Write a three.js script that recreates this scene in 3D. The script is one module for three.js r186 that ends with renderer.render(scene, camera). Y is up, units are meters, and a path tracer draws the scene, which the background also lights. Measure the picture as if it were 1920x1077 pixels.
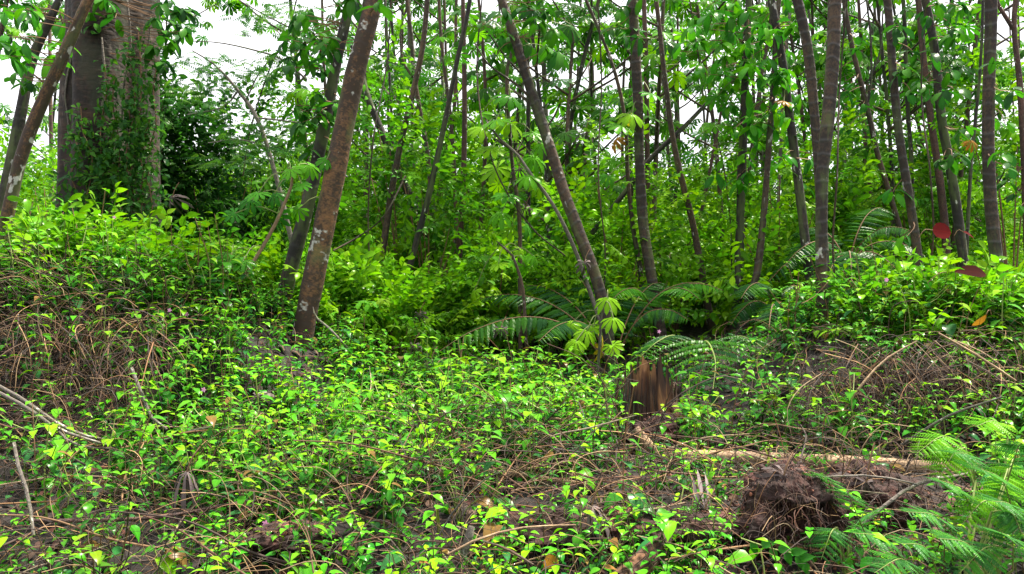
import * as THREE from 'three';
import { mergeVertices } from 'three/addons/utils/BufferGeometryUtils.js';

// ---------------------------------------------------------------- camera, sky, sun, exposure
const scene = new THREE.Scene();
const EYE = 1.6, F = 1478, CX = 960, CY = 538.5;          // eye height, focal length and centre in the photograph's pixels
const camera = new THREE.PerspectiveCamera(2 * Math.atan(538.5 / F) * 180 / Math.PI, 1024 / 574, 0.05, 1500);
camera.position.set(0, EYE, 0);
camera.lookAt(0, EYE, -1);
const renderer = new THREE.WebGLRenderer({ antialias: true });
renderer.setSize(1024, 574);
renderer.toneMapping = THREE.LinearToneMapping;
renderer.toneMappingExposure = 7.3;
renderer.shadowMap.enabled = true;
{ // overcast sky: brighter overhead, the same all round
  const w = 64, h = 32, data = new Float32Array(w * h * 4);
  for (let j = 0; j < h; j++) for (let i = 0; i < w; i++) {
    const el = ((j + 0.5) / h - 0.5) * Math.PI, s = Math.max(0, Math.sin(el));
    const L = el > 0 ? 0.22 + 0.13 * s : 0.04;
    const k = (j * w + i) * 4;
    data[k] = L * 0.985; data[k + 1] = L * 0.985; data[k + 2] = L * 1.03; data[k + 3] = 1;
  }
  const sky = new THREE.DataTexture(data, w, h, THREE.RGBAFormat, THREE.FloatType);
  sky.mapping = THREE.EquirectangularReflectionMapping; sky.magFilter = THREE.LinearFilter; sky.needsUpdate = true;
  scene.background = sky; scene.environment = sky;
}
const sun = new THREE.DirectionalLight(0xfff4e2, 2.6);
sun.position.set(9, 24, -13); sun.target.position.set(0, 1, -7);
sun.castShadow = true; sun.shadow.radius = 20; sun.shadow.mapSize.set(2048, 2048);
Object.assign(sun.shadow.camera, { left: -25, right: 25, top: 25, bottom: -25, near: 1, far: 90 });
scene.add(sun, sun.target);

// ---------------------------------------------------------------- helpers
let seed = 7;
const R = () => { seed = (seed + 0x6D2B79F5) | 0; let t = Math.imul(seed ^ (seed >>> 15), 1 | seed); t = (t + Math.imul(t ^ (t >>> 7), 61 | t)) ^ t; return ((t ^ (t >>> 14)) >>> 0) / 4294967296; };
const rr = (a, b) => a + (b - a) * R(), pick = a => a[Math.floor(R() * a.length)], clamp = (x, a, b) => Math.min(b, Math.max(a, x));
const V = (x, y, z) => new THREE.Vector3(x, y, z);
const P = (px, py, d) => V((px - CX) / F * d, EYE - (py - CY) / F * d, -d);     // a place in the photograph at d metres
const PX = p => [CX + p.x / -p.z * F, CY - (p.y - EYE) / -p.z * F];
const hash = (x, y, z) => { let n = Math.imul(x, 374761393) + Math.imul(y, 668265263) + Math.imul(z, 2147483647 ^ 1274126177) | 0; n = Math.imul(n ^ (n >>> 13), 1274126177); return ((n ^ (n >>> 16)) >>> 0) / 4294967296; };
function noise(x, y, z = 0, px = 0, py = 0) {              // value noise, with optional periods
  const X = Math.floor(x), Y = Math.floor(y), Z = Math.floor(z), f = t => t * t * (3 - 2 * t);
  const u = f(x - X), v = f(y - Y), w = f(z - Z), m = (a, p) => p ? ((a % p) + p) % p : a;
  const g = (i, j, k) => hash(m(X + i, px), m(Y + j, py), Z + k), L = (a, b, t) => a + (b - a) * t;
  return L(L(L(g(0, 0, 0), g(1, 0, 0), u), L(g(0, 1, 0), g(1, 1, 0), u), v), L(L(g(0, 0, 1), g(1, 0, 1), u), L(g(0, 1, 1), g(1, 1, 1), u), v), w);
}
const fbm = (x, y, z = 0, o = 4, px = 0, py = 0) => { let s = 0, a = 0.5, f = 1; for (let i = 0; i < o; i++) { s += a * noise(x * f, y * f, z + i * 7, px * f, py * f); a *= 0.5; f *= 2; } return s; };
const taken = {};
function numbered(n) { const k = (taken[n] = (taken[n] ?? -1) + 1); return k ? `${n}_${String(k).padStart(3, '0')}` : n; }
function thing(name, label, category, pos, group) {
  const o = new THREE.Group(); o.name = numbered(name); scene.add(o);
  if (pos) o.position.copy(pos);
  o.userData = { label, category }; if (group) o.userData.group = group;
  return o;
}
function structure(name, geo, mat) { const m = new THREE.Mesh(geo, mat); m.name = name; m.userData.kind = 'structure'; scene.add(m); return m; }
function part(name, geo, mat, parent, matrix) {
  const m = new THREE.Mesh(geo, mat); m.name = name; parent.add(m);
  if (matrix) { m.matrix.copy(matrix); m.matrix.decompose(m.position, m.quaternion, m.scale); }
  return m;
}
function basis(pos, dir, up, s = 1) {                      // z along dir, y near up
  const z = dir.clone().normalize(); let x = up.clone().cross(z);
  if (x.lengthSq() < 1e-6) x = V(1, 0, 0).cross(z); x.normalize();
  const y = z.clone().cross(x), m = new THREE.Matrix4().makeBasis(x, y, z);
  return m.scale(V(s, s, s)).setPosition(pos);
}
const rel = (m, o) => new THREE.Matrix4().makeTranslation(-o.x, -o.y, -o.z).multiply(m);
class MB {                                                  // collects shapes into one mesh
  constructor() { this.p = []; this.n = []; this.u = []; this.c = []; this.i = []; }
  add(g, m, col = [1, 1, 1]) {
    const o = this.p.length / 3, p = g.attributes.position, n = g.attributes.normal, u = g.attributes.uv, v = new THREE.Vector3(), nm = m && new THREE.Matrix3().getNormalMatrix(m);
    for (let k = 0; k < p.count; k++) {
      v.fromBufferAttribute(p, k); if (m) v.applyMatrix4(m); this.p.push(v.x, v.y, v.z);
      v.fromBufferAttribute(n, k); if (m) v.applyMatrix3(nm).normalize(); this.n.push(v.x, v.y, v.z);
      u ? this.u.push(u.getX(k), u.getY(k)) : this.u.push(0, 0);
      this.c.push(...col);
    }
    if (g.index) for (let k = 0; k < g.index.count; k++) this.i.push(o + g.index.getX(k)); else for (let k = 0; k < p.count; k++) this.i.push(o + k);
    return this;
  }
  geo(colored) {
    const g = new THREE.BufferGeometry(), f = (a, n) => new THREE.Float32BufferAttribute(a, n);
    g.setAttribute('position', f(this.p, 3)); g.setAttribute('normal', f(this.n, 3)); g.setAttribute('uv', f(this.u, 2));
    if (colored) g.setAttribute('color', f(this.c, 3));
    g.setIndex(this.i); return g;
  }
}
function raw(p, idx, uv) {
  const g = new THREE.BufferGeometry(); g.setAttribute('position', new THREE.Float32BufferAttribute(p, 3));
  if (uv) g.setAttribute('uv', new THREE.Float32BufferAttribute(uv, 2)); g.setIndex(idx); g.computeVertexNormals(); return g;
}
function tube(pts, rad, sides = 8, segs = 0, rough = 0, vScale = 1, sd = 0) {   // swept tube; rad(t) in metres; uv.x once round, uv.y in metres
  const curve = new THREE.CatmullRomCurve3(pts, false, 'centripetal'), L = curve.getLength(), u0 = hash(Math.round(sd * 10), 3, 1), v0 = hash(Math.round(sd * 10), 7, 2) * 3;
  segs = segs || Math.max(4, Math.ceil(L / 0.12));
  const fr = curve.computeFrenetFrames(segs, false), p = [], uv = [], ix = [];
  for (let i = 0; i <= segs; i++) {
    const t = i / segs, c = curve.getPointAt(t), r0 = typeof rad === 'function' ? rad(t) : rad;
    for (let j = 0; j <= sides; j++) {
      const a = j / sides * Math.PI * 2, jj = j % sides;
      let r = r0; if (rough) r *= 1 + rough * (fbm(jj / sides * 4, t * L * 5, sd, 3, 4) - 0.45) * 2;
      const q = fr.normals[i].clone().multiplyScalar(Math.cos(a) * r).addScaledVector(fr.binormals[i], Math.sin(a) * r).add(c);
      p.push(q.x, q.y, q.z); uv.push(j / sides + u0, t * L * vScale + v0);
    }
  }
  const w = sides + 1;
  for (let i = 0; i < segs; i++) for (let j = 0; j < sides; j++) { const a = i * w + j, b = a + w; ix.push(a, a + 1, b, a + 1, b + 1, b); }
  for (const [row, fl] of [[0, 0], [segs, 1]]) { // closed ends
    const c = curve.getPointAt(fl), k = p.length / 3; p.push(c.x, c.y, c.z); uv.push(0.5, 0);
    for (let j = 0; j < sides; j++) { const a = row * w + j; fl ? ix.push(a, a + 1, k) : ix.push(a + 1, a, k); }
  }
  return raw(p, ix, uv);
}

// ---------------------------------------------------------------- textures
function dataTex(w, h, fn, srgb, rep = true) {
  const d = new Uint8Array(w * h * 4);
  for (let y = 0; y < h; y++) for (let x = 0; x < w; x++) { const c = fn(x / w, y / h), k = (y * w + x) * 4; for (let q = 0; q < 3; q++) d[k + q] = clamp(Math.round(c[q] * 255), 0, 255); d[k + 3] = 255; }
  const t = new THREE.DataTexture(d, w, h); t.magFilter = THREE.LinearFilter; t.minFilter = THREE.LinearMipmapLinearFilter; t.generateMipmaps = true;
  if (rep) t.wrapS = t.wrapT = THREE.RepeatWrapping; if (srgb) t.colorSpace = THREE.SRGBColorSpace; t.needsUpdate = true; return t;
}
const sR = c => c.map(x => Math.pow(clamp(x, 0, 1), 1 / 2.2));
function bark(sd, base, dark, { ls = 1, rings = 1, lichen = 0.3, moss = 0.2, fiss = 0.5, mossC = [0.09, 0.13, 0.03] } = {}) {
  const field = (u, v) => {
    const wob = fbm(u * 3, v * 4, sd, 3, 3, 4) * 0.05, ph = ((v + wob * 0.5) * 22 + 0.3 * noise(u * 2, v * 6, sd, 2, 6)) % 1;
    const ring = Math.exp(-Math.pow((ph - 0.5) / 0.12, 2)) * (0.5 + noise(u * 3, Math.floor((v + wob * 0.5) * 22), sd, 3));
    const fis = Math.pow(fbm(u * 10, v * 12, sd + 3, 4, 10, 12), 1.5);
    const grain = fbm(u * 16, v * 90, sd + 9, 3, 16, 90);
    return [ring, fis, grain];
  };
  const map = dataTex(256, 1024, (u, v) => {
    const [ring, fis, grain] = field(u, v);
    const big = fbm(u * 3, v * 7, sd + 20, 3, 3, 7);
    const spk = noise(u * 40, v * 260, sd + 5, 40, 260); let k = clamp(0.05 + grain * 0.9 + (big - 0.45) * 1.5 - fis * fiss * 1.2 + (spk - 0.5) * 0.7, 0, 1.35), c = base.map((b, i) => dark[i] + (b - dark[i]) * k);
    if (rings) c = c.map((x, i) => x * (1 - 0.45 * ring * rings) + 0.02 * ring * rings);
    const ms = clamp((fbm(u * 4, v * 9, sd + 40, 4, 4, 9) - 0.62 + moss * 0.4) * 6, 0, 1) * moss * 1.5; c = c.map((x, i) => x + (mossC[i] - x) * clamp(ms, 0, 0.85));
    const lv = fbm(u * 6 * ls, v * 34 * ls, sd + 60, 4, 6 * ls, 34 * ls) + (noise(u * 3, v * 9, sd + 70, 3, 9) - 0.5) * 0.2, li = clamp((lv - 0.86 + lichen * 0.26) * 16, 0, 1);
    const lg = 0.26 + 0.26 * grain; c = c.map((x, i) => x + ([lg, lg, lg * 0.9][i] - x) * li * 0.85);
    return sR(c);
  }, true);
  const bump = dataTex(256, 1024, (u, v) => { const [ring, fis, grain] = field(u, v); const q = clamp(0.45 + ring * 0.35 * rings - fis * 0.45 + grain * 0.3, 0, 1); return [q, q, q]; });
  return new THREE.MeshStandardMaterial({ map, bumpMap: bump, bumpScale: 0.009, roughness: 0.85 });
}
const M = {
  barkBrown: bark(1, [0.1092, 0.0625, 0.0270], [0.0185, 0.0110, 0.0054], { rings: 0.6, lichen: 0.6, moss: 0.2 }),
  barkSpotted: bark(2, [0.1809, 0.0833, 0.0275], [0.0286, 0.0150, 0.0067], { ls: 1, rings: 0.25, lichen: 0.8, moss: 0.22, fiss: 0.9 }),
  barkDark: bark(3, [0.0470, 0.0329, 0.0192], [0.0063, 0.0048, 0.0035], { rings: 0.4, lichen: 0.45, moss: 0.3, fiss: 0.9 }),
  barkRing: bark(4, [0.0715, 0.0412, 0.0205], [0.0118, 0.0073, 0.0043], { rings: 1.0, lichen: 0.36, moss: 0.25 }),
  barkRed: bark(5, [0.1190, 0.0525, 0.0350], [0.0280, 0.0119, 0.0084], { rings: 0.5, lichen: 0.36, moss: 0.12 }),
  barkGrey: bark(6, [0.2025, 0.1800, 0.1500], [0.0675, 0.0562, 0.0450], { rings: 0.6, lichen: 0.5, moss: 0.25 }),
  barkTan: bark(7, [0.3780, 0.2625, 0.1470], [0.1470, 0.0892, 0.0473], { rings: 0.3, lichen: 0.3, moss: 0.15 }),
};
{ // the big tree's bark: close horizontal wrinkles
  const fld = (u, v) => { const w = fbm(u * 4, v * 6, 90, 4, 4, 6), a = 0.6 * fbm(u * 14, v * 48 + w * 3, 91, 3, 14, 0) + 0.4 * fbm(u * 40, v * 30, 94, 3, 40, 30), b = fbm(u * 8, v * 3, 92, 4, 8, 3); return [a, b, w]; };
  const map = dataTex(512, 512, (u, v) => { const [a, b, w] = fld(u, v); let k = clamp(a * 1.7 - 0.45 + (w - 0.5) * 1.3, 0, 1); let c = [0.006 + 0.052 * k, 0.0034 + 0.027 * k, 0.0018 + 0.014 * k]; const l = clamp((fbm(u * 20, v * 10, 95, 4, 20, 10) - 0.62) * 9, 0, 1); c = c.map((x, i) => x + ([0.15, 0.125, 0.1][i] - x) * l * 0.35); const mo = clamp((b - 0.5) * 5, 0, 0.7); return sR(c.map((x, i) => x + ([0.022, 0.026, 0.012][i] - x) * mo)); }, true);
  const bump = dataTex(512, 512, (u, v) => { const [a, b] = fld(u, v), q = clamp(a * 1.1 - 0.05 + b * 0.25, 0, 1); return [q, q, q]; });
  M.barkBig = new THREE.MeshStandardMaterial({ map, bumpMap: bump, bumpScale: 0.009, roughness: 0.9 });
}
const soilMap = dataTex(512, 512, (u, v) => { const a = fbm(u * 8, v * 8, 11, 5, 8, 8), b = fbm(u * 40, v * 40, 12, 3, 40, 40), k = clamp(a * 0.9 + (b - 0.5) * 1.0, 0, 1); const red = clamp((fbm(u * 5, v * 5, 14, 3, 5, 5) - 0.4) * 4, 0, 1); return sR([0.008 + (0.026 + 0.045 * red) * k, 0.005 + (0.017 + 0.002 * red) * k, 0.004 + 0.012 * k]); }, true);
const soilBump = dataTex(512, 512, (u, v) => { const q = clamp(fbm(u * 14, v * 14, 15, 5, 14, 14), 0, 1); return [q, q, q]; });
M.soil = new THREE.MeshStandardMaterial({ color: new THREE.Color(0.27, 0.24, 0.22), map: soilMap, bumpMap: soilBump, bumpScale: 0.06, roughness: 0.95 });
M.redSoil = new THREE.MeshStandardMaterial({ color: new THREE.Color(0.95, 0.42, 0.33), map: soilMap, bumpMap: soilBump, bumpScale: 0.07, roughness: 0.95 });
const rotMap = dataTex(256, 256, (u, v) => { const a = fbm(u * 26, v * 5, 31, 4, 26, 5), b = fbm(u * 5, v * 4, 32, 3, 5, 4), k = clamp(a * 1.5 - 0.35, 0, 1); const c = [0.022 + 0.2 * k, 0.008 + 0.08 * k, 0.004 + 0.032 * k]; const y = clamp((b - 0.5) * 6, 0, 1); return sR(c.map((x, i) => x * (0.55 + [1.0, 1.3, 1.0][i] * y))); }, true);
const rotBump = dataTex(256, 256, (u, v) => { const q = fbm(u * 26, v * 5, 31, 4, 26, 5); return [q, q, q]; });
M.rot = new THREE.MeshStandardMaterial({ map: rotMap, bumpMap: rotBump, bumpScale: 0.03, roughness: 0.92 });
const veinMap = dataTex(64, 128, (u, v) => { const x = Math.abs(u - 0.5) * 2, rib = Math.exp(-Math.pow(x / 0.06, 2)), s = Math.pow(0.5 + 0.5 * Math.cos((v * 9 - x * 1.6) * Math.PI * 2), 10), n = fbm(u * 6, v * 9, 3, 3); const k = clamp(0.72 + 0.18 * n + 0.22 * rib + 0.07 * s * (1 - x), 0, 1); return sR([k, k, k * (1 - 0.1 * rib)]); }, true, false);
const leafMat = (r, g, b, o = {}) => new THREE.MeshPhysicalMaterial({ color: new THREE.Color(r, g, b), map: veinMap, roughness: 0.92, transmission: 0.42, thickness: 0, specularIntensity: 0.1, clearcoat: 0.2, clearcoatRoughness: 0.24, side: THREE.DoubleSide, ...o });
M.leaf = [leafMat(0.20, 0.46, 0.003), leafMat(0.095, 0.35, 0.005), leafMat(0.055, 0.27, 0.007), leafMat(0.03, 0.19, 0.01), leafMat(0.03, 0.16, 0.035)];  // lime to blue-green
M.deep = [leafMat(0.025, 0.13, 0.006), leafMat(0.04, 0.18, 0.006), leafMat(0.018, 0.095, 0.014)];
M.yellow = leafMat(0.5, 0.42, 0.01); M.orange = leafMat(0.34, 0.16, 0.012); M.crimson = leafMat(0.13, 0.006, 0.005, { transmission: 0.2, clearcoat: 0.1 });
M.russet = leafMat(0.05, 0.008, 0.006, { transmission: 0.2, clearcoat: 0.05 }); M.featherBlue = [leafMat(0.045, 0.21, 0.03, { clearcoat: 0.06 }), leafMat(0.035, 0.16, 0.03, { clearcoat: 0.06 }), leafMat(0.06, 0.25, 0.02, { clearcoat: 0.06 })]; M.featherLime = [leafMat(0.14, 0.4, 0.006, { clearcoat: 0.06 }), leafMat(0.1, 0.34, 0.008, { clearcoat: 0.06 })];
M.fern = [leafMat(0.025, 0.13, 0.008, { clearcoat: 0.13 }), leafMat(0.018, 0.095, 0.02, { clearcoat: 0.13 }), leafMat(0.04, 0.18, 0.007, { clearcoat: 0.13 })];
M.tint = leafMat(1, 1, 1, { transmission: 0.5 }); M.tintV = leafMat(1, 1, 1, { vertexColors: true, transmission: 0.3 });
M.deadLeaf = new THREE.MeshStandardMaterial({ color: new THREE.Color(0.075, 0.055, 0.055), map: veinMap, roughness: 0.85, side: THREE.DoubleSide });
M.deadPale = new THREE.MeshStandardMaterial({ color: new THREE.Color(0.15, 0.115, 0.115), map: veinMap, roughness: 0.8, side: THREE.DoubleSide });
M.stem = new THREE.MeshStandardMaterial({ color: new THREE.Color(0.13, 0.18, 0.03), roughness: 0.7 });
M.stemRed = new THREE.MeshStandardMaterial({ color: new THREE.Color(0.13, 0.07, 0.03), roughness: 0.8 });
M.petiole = new THREE.MeshStandardMaterial({ color: new THREE.Color(0.12, 0.16, 0.04), roughness: 0.7 });
M.dry = new THREE.MeshStandardMaterial({ color: 0xffffff, roughness: 0.85 });
M.pink = leafMat(0.75, 0.35, 0.6, { map: null, transmission: 0.2 });

// ---------------------------------------------------------------- the ground
const curveD = [[-40, 0], [0, 0], [1.6, 0.04], [2.3, 0.22], [3.0, 0.36], [3.3, 0.42], [3.55, 0.53], [5, 0.58], [6.5, 0.68], [8, 0.84], [12, 1.1], [20, 1.25], [40, 1.3], [120, 0.6], [900, 0]];
function baseH(d) { for (let i = 1; i < curveD.length; i++) if (d <= curveD[i][0]) { const [a, b] = curveD[i - 1], [c, e] = curveD[i], t = clamp((d - a) / (c - a), 0, 1); return b + (e - b) * t; } return 0; }
const bell = (x, y) => Math.exp(-Math.pow(x * x + y * y, 1.5));
function H(x, z) {
  const d = -z; let h = 0.25 * (baseH(d - 0.25) + 2 * baseH(d) + baseH(d + 0.25));
  h += 0.92 * bell((x + 3.35) / 1.75, (d - 6.1) / (d < 6.1 ? 1.25 : 2.2));
  h += 0.56 * bell((x - 3.1) / 1.55, (d - 5.9) / (d < 5.9 ? 0.95 : 2.4));
  h += 0.05 * bell((x - 1.6) / 0.7, (d - 3.95) / 0.45);
  const k = d > 1.8 ? 1 : 0.2;
  h += k * ((fbm(x * 1.3 + 50, d * 1.3, 2, 3) - 0.45) * 0.16 + (fbm(x * 5, d * 5, 4, 3) - 0.45) * 0.07);
  return h;
}
{
  const N = 300, p = [], uv = [], ix = [], wv = t => 7 * t + 500 * Math.pow(t, 9);
  for (let j = 0; j <= N; j++) for (let i = 0; i <= N; i++) { const x = wv(i / N * 2 - 1), d = 5.5 + wv(j / N * 2 - 1), h = H(x, -d); p.push(x, h, -d); uv.push(x / 1.1, d / 1.1); }
  for (let j = 0; j < N; j++) for (let i = 0; i < N; i++) { const a = j * (N + 1) + i, b = a + N + 1; ix.push(a, a + 1, b, a + 1, b + 1, b); }
  structure('ground', raw(p, ix, uv), M.soil);
}
const onGround = (px, py, d) => { const p = P(px, py, d); p.y = H(p.x, p.z); return p; };
// overhanging humps of red soil: a dome whose lower front is washed out
function hump(name, c, rx, ry, rz, cave, label, sd) {
  const nu = 72, nv = 44, p = [], uv = [], ix = [];
  for (let j = 0; j <= nv; j++) for (let i = 0; i <= nu; i++) {
    const a = i / nu * Math.PI * 2, e = j / nv * 1.15 * Math.PI / 2 * 1.25 - 0.35, cr = Math.max(0, Math.cos(Math.min(e, Math.PI / 2))), q = (fbm(Math.cos(a) * cr * 2 + 5, Math.sin(a) * cr * 2 + 5, Math.min(e, 1.571) * 2 + sd, 4) - 0.45) * 0.8;
    let x = Math.cos(a) * cr, y = Math.sin(Math.min(e, Math.PI / 2)), z = Math.sin(a) * cr;
    const hollow = z > 0 ? clamp((cave - y) / 0.12, 0, 1) * Math.exp(-Math.pow(x / 0.62, 4)) * (y < cave ? 1 : 0) : 0;
    const s = 1 + q * 0.6 + (fbm(x * 6, y * 6, z * 6 + sd, 4) - 0.45) * 0.5;
    p.push(x * rx * s, y * ry * s, (z * s - hollow * 1.0 * Math.max(0, z)) * rz); uv.push(a * rx / 1.1, e * ry / 0.7);
  }
  for (let j = 0; j < nv; j++) for (let i = 0; i < nu; i++) { const a = j * (nu + 1) + i, b = a + nu + 1; ix.push(a, b, a + 1, a + 1, b, b + 1); }
  const m = structure(name, mergeVertices(raw(p, ix, uv), 1e-5), M.redSoil); m.position.copy(c); m.userData.label = label;
  return m;
}
hump('soil_hump', P(1490, 985, 3.42), 0.22, 0.25, 0.28, 0.62, 'red earth hump with a dark washed-out hollow beneath', 1);
hump('soil_hump_001', P(1630, 950, 3.75), 0.25, 0.18, 0.22, -0.3, 'red earth hump covered in dry stalks behind the hollow', 5);
hump('soil_bank', P(1770, 750, 5.4), 0.75, 0.28, 0.5, 0.5, 'dark overhanging earth bank under trailing stems', 9);
hump('soil_bank_001', P(1150, 1000, 3.5), 0.55, 0.1, 0.2, 0.1, 'low bank of bare red soil', 13);
hump('soil_bank_002', P(545, 1015, 3.35), 0.2, 0.07, 0.15, 0.1, 'small patch of bare red soil among seedlings', 17);

// ---------------------------------------------------------------- leaf shapes (base at origin, along +z, upper side +y)
function blade(ts, ws, len, wid, droop, fold, curl = 0) {
  const p = [], uv = [], ix = [], rows = [];
  ts.forEach((t, i) => {
    const y = -droop * t * t * len, z = (t - 0.18 * droop * t * t * t) * len, w = ws[i] * wid / 2;
    if (w < 1e-6) { rows.push([p.length / 3]); p.push(0, y, z); uv.push(0.5, t); }
    else { rows.push([0, 1, 2].map(k => k + p.length / 3)); for (const k of [-1, 0, 1]) { p.push(k * w, y + Math.abs(k) * w * fold + curl * k * w, z); uv.push(0.5 + 0.5 * k * ws[i], t); } }
  });
  for (let i = 0; i + 1 < rows.length; i++) {
    const a = rows[i], b = rows[i + 1];
    if (a.length === 1) ix.push(a[0], b[0], b[1], a[0], b[1], b[2]);
    else if (b.length === 1) ix.push(a[0], b[0], a[1], a[1], b[0], a[2]);
    else ix.push(a[0], b[0], a[1], a[1], b[0], b[1], a[1], b[1], a[2], a[2], b[1], b[2]);
  }
  return raw(p, ix, uv);
}
const ovT = [0, 0.14, 0.38, 0.64, 0.85, 1], ovW = [0, 0.72, 1, 0.7, 0.22, 0];
const G = {};
G.ovate = [0, 1, 2].map(k => blade(ovT, ovW, 1, 0.5 + 0.06 * k, 0.22 + 0.22 * k, 0.3 - 0.06 * k, (k - 1) * 0.12));
G.heart = [0, 1].map(k => blade([0, 0.05, 0.22, 0.48, 0.72, 0.9, 1], [0.4, 0.82, 1, 0.9, 0.58, 0.2, 0], 1, 0.7, 0.3 + 0.25 * k, 0.22));
G.broad = [0, 1].map(k => blade([0, 0.12, 0.4, 0.68, 0.88, 1], [0.05, 0.42, 0.9, 1, 0.6, 0], 1, 0.42, 0.3 + 0.3 * k, 0.22));
G.round = blade([0, 0.12, 0.35, 0.6, 0.85, 1], [0.3, 0.8, 1, 0.95, 0.62, 0], 1, 0.95, 0.15, 0.15);
G.small = blade([0, 0.4, 1], [0, 1, 0], 1, 0.5, 0.25, 0.25);                            // four triangles
G.grass = blade([0, 0.2, 0.5, 0.8, 1], [0.5, 1, 0.85, 0.5, 0], 1, 0.07, 0.6, 0.5);
function palmate(n, R0, droop, narrow = 1, sd = 0) {
  const b = new MB(), span = Math.PI * 2 * 0.9;
  for (let i = 0; i < n; i++) {
    const a = -span / 2 + span * (i + 0.5) / n + Math.sin(i * 7.1 + sd) * 0.05, s = R0 * (1 - 0.3 * Math.pow(Math.abs(a) / Math.PI, 2)) * (0.94 + 0.12 * hash(i, sd, 3));
    const lobe = blade([0, 0.3, 0.7, 0.9, 1], [0.14, 0.42, 1, 0.62, 0], 1, 0.36 * narrow, droop * (0.8 + 0.5 * hash(i, sd, 5)), 0.2);
    b.add(lobe, basis(V(0, 0, 0), V(Math.sin(a), -0.05, Math.cos(a)), V(0, 1, 0), s));
  }
  return b.geo();
}
G.palm = [0, 1, 2].map(k => palmate(9 + (k % 2), 1, 0.22 + 0.2 * k, 0.95, k));
G.palmDead = [0, 1].map(k => palmate(8, 1, 1.6 + k * 0.5, 0.55, k + 5));
// one pinna of a fern frond: narrow leaflets on both sides, hanging a little
function pinna(n, lw, ang = 0.3, dr = 0.12) {
  const b = new MB(), l = blade([0, 0.5, 1], [0.7, 0.85, 0], 1, 0.5, 0.15, 0.1);
  b.add(tube([V(0, 0, 0), V(0, -dr * 0.25, 0.5), V(0, -dr, 1)], t => 0.006 * (1 - t * 0.7), 3, 6));
  for (let i = 0; i < n; i++) for (const s of [-1, 1]) { const t = (i + 0.6) / n, w = lw * Math.pow(Math.sin(Math.PI * Math.pow(0.12 + 0.86 * t, 0.75)), 0.6) * (1 - t * 0.35); b.add(l, basis(V(0, -dr * t * t, t), V(s, -0.25 - 0.3 * hash(i, s + 5, n), ang + 0.3 * hash(i, s + 9, n)), V(0, 1, 0), w)); }
  return b.geo();
}
G.pinna = pinna(20, 0.15, 0.3, 0.2); G.archPinna = pinna(26, 0.1, 0.35, 0.45); G.featherPinna = pinna(15, 0.15, 0.55); G.broadPinna = pinna(11, 0.17, 0.7);
function bipinnate(n) { const b = new MB(); b.add(tube([V(0, 0, 0), V(0, 0.03, 0.5), V(0, -0.1, 1)], t => 0.008 * (1 - t * 0.6), 3, 4)); const small = pinna(6, 0.3, 0.4); for (let i = 0; i < n; i++) for (const s of [-1, 1]) { const t = 0.15 + 0.85 * (i + 0.5) / n; b.add(small, basis(V(0, 0.04 * Math.sin(t * 3) - 0.1 * t * t, t), V(s, -0.15, 0.35), V(0, 1, 0), 0.42 * Math.sin(Math.PI * (0.15 + 0.75 * t)))); } return b.geo(); }
G.feather = pinna(9, 0.21, 0.45, 0.2);

// ---------------------------------------------------------------- scattered masses
const tmpC = new THREE.Color();
function mass(name, label, category) { const g = new THREE.Group(); g.name = name; g.userData = { kind: 'stuff', label, category }; scene.add(g); return g; }
function scatter(name, geo, mat, list, parent, ud = {}) {   // list of [matrix, rgb]
  const m = new THREE.InstancedMesh(geo, mat, list.length); m.name = name;
  list.forEach(([mx, c], i) => { m.setMatrixAt(i, mx); if (c) m.setColorAt(i, tmpC.setRGB(c[0], c[1], c[2])); });
  Object.assign(m.userData, ud); (parent || scene).add(m); return m;
}
const vary = (c, a = 0.25) => { const k = 1 + (R() * 2 - 1) * a, w = (R() * 2 - 1) * a * 0.5; return [c[0] * k * (1 + w), c[1] * k, c[2] * k * (1 - w)]; };
const rdir = (up = 0, out) => { const a = R() * Math.PI * 2, y = R() * 2 - 1 + up, r = Math.sqrt(Math.max(0.05, 1 - Math.min(1, y * y))); return V(Math.cos(a) * r, y, Math.sin(a) * r).normalize(); };

// ---------------------------------------------------------------- trees
const trees = [];
// path: photograph points from the foot up [x, y, width in pixels]; d metres (or [foot, top])
function trunkPath(path, d, extra) {
  const dd = Array.isArray(d) ? d : [d, d], n = path.length;
  const pts = path.map(([x, y], i) => P(x, y, dd[0] + (dd[1] - dd[0]) * i / (n - 1))), rad = path.map(([, , w], i) => 0.88 * w / 2 / F * (dd[0] + (dd[1] - dd[0]) * i / (n - 1)));
  const dir = pts[0].clone().sub(pts[1]).normalize(); if (dir.y > -0.3) dir.y = -0.6; dir.normalize();
  const foot = pts[0].clone(); let g = 0; while (foot.y > H(foot.x, foot.z) - 0.08 && g++ < 400) foot.addScaledVector(dir, 0.02);
  if (g) { pts.unshift(foot); rad.unshift(rad[0] * 1.25); }
  if (extra > 0) { const u = pts[pts.length - 1].clone().sub(pts[pts.length - 2]).normalize(); pts.push(pts[pts.length - 1].clone().addScaledVector(u, extra * 0.5).add(V(rr(-0.1, 0.1), 0, rr(-0.1, 0.1)))); rad.push(rad[rad.length - 1] * 0.85); pts.push(pts[pts.length - 1].clone().addScaledVector(u, extra * 0.5)); rad.push(rad[rad.length - 1] * 0.7); }
  return { pts, rad, foot: pts[0].clone() };
}
function radAt(pts, rad) { // radius by arc length
  const L = [0]; for (let i = 1; i < pts.length; i++) L.push(L[i - 1] + pts[i].distanceTo(pts[i - 1]));
  return t => { const s = t * L[L.length - 1]; let i = 1; while (i < L.length - 1 && L[i] < s) i++; const k = (s - L[i - 1]) / (L[i] - L[i - 1] || 1); return rad[i - 1] + (rad[i] - rad[i - 1]) * clamp(k, 0, 1); };
}
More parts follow.
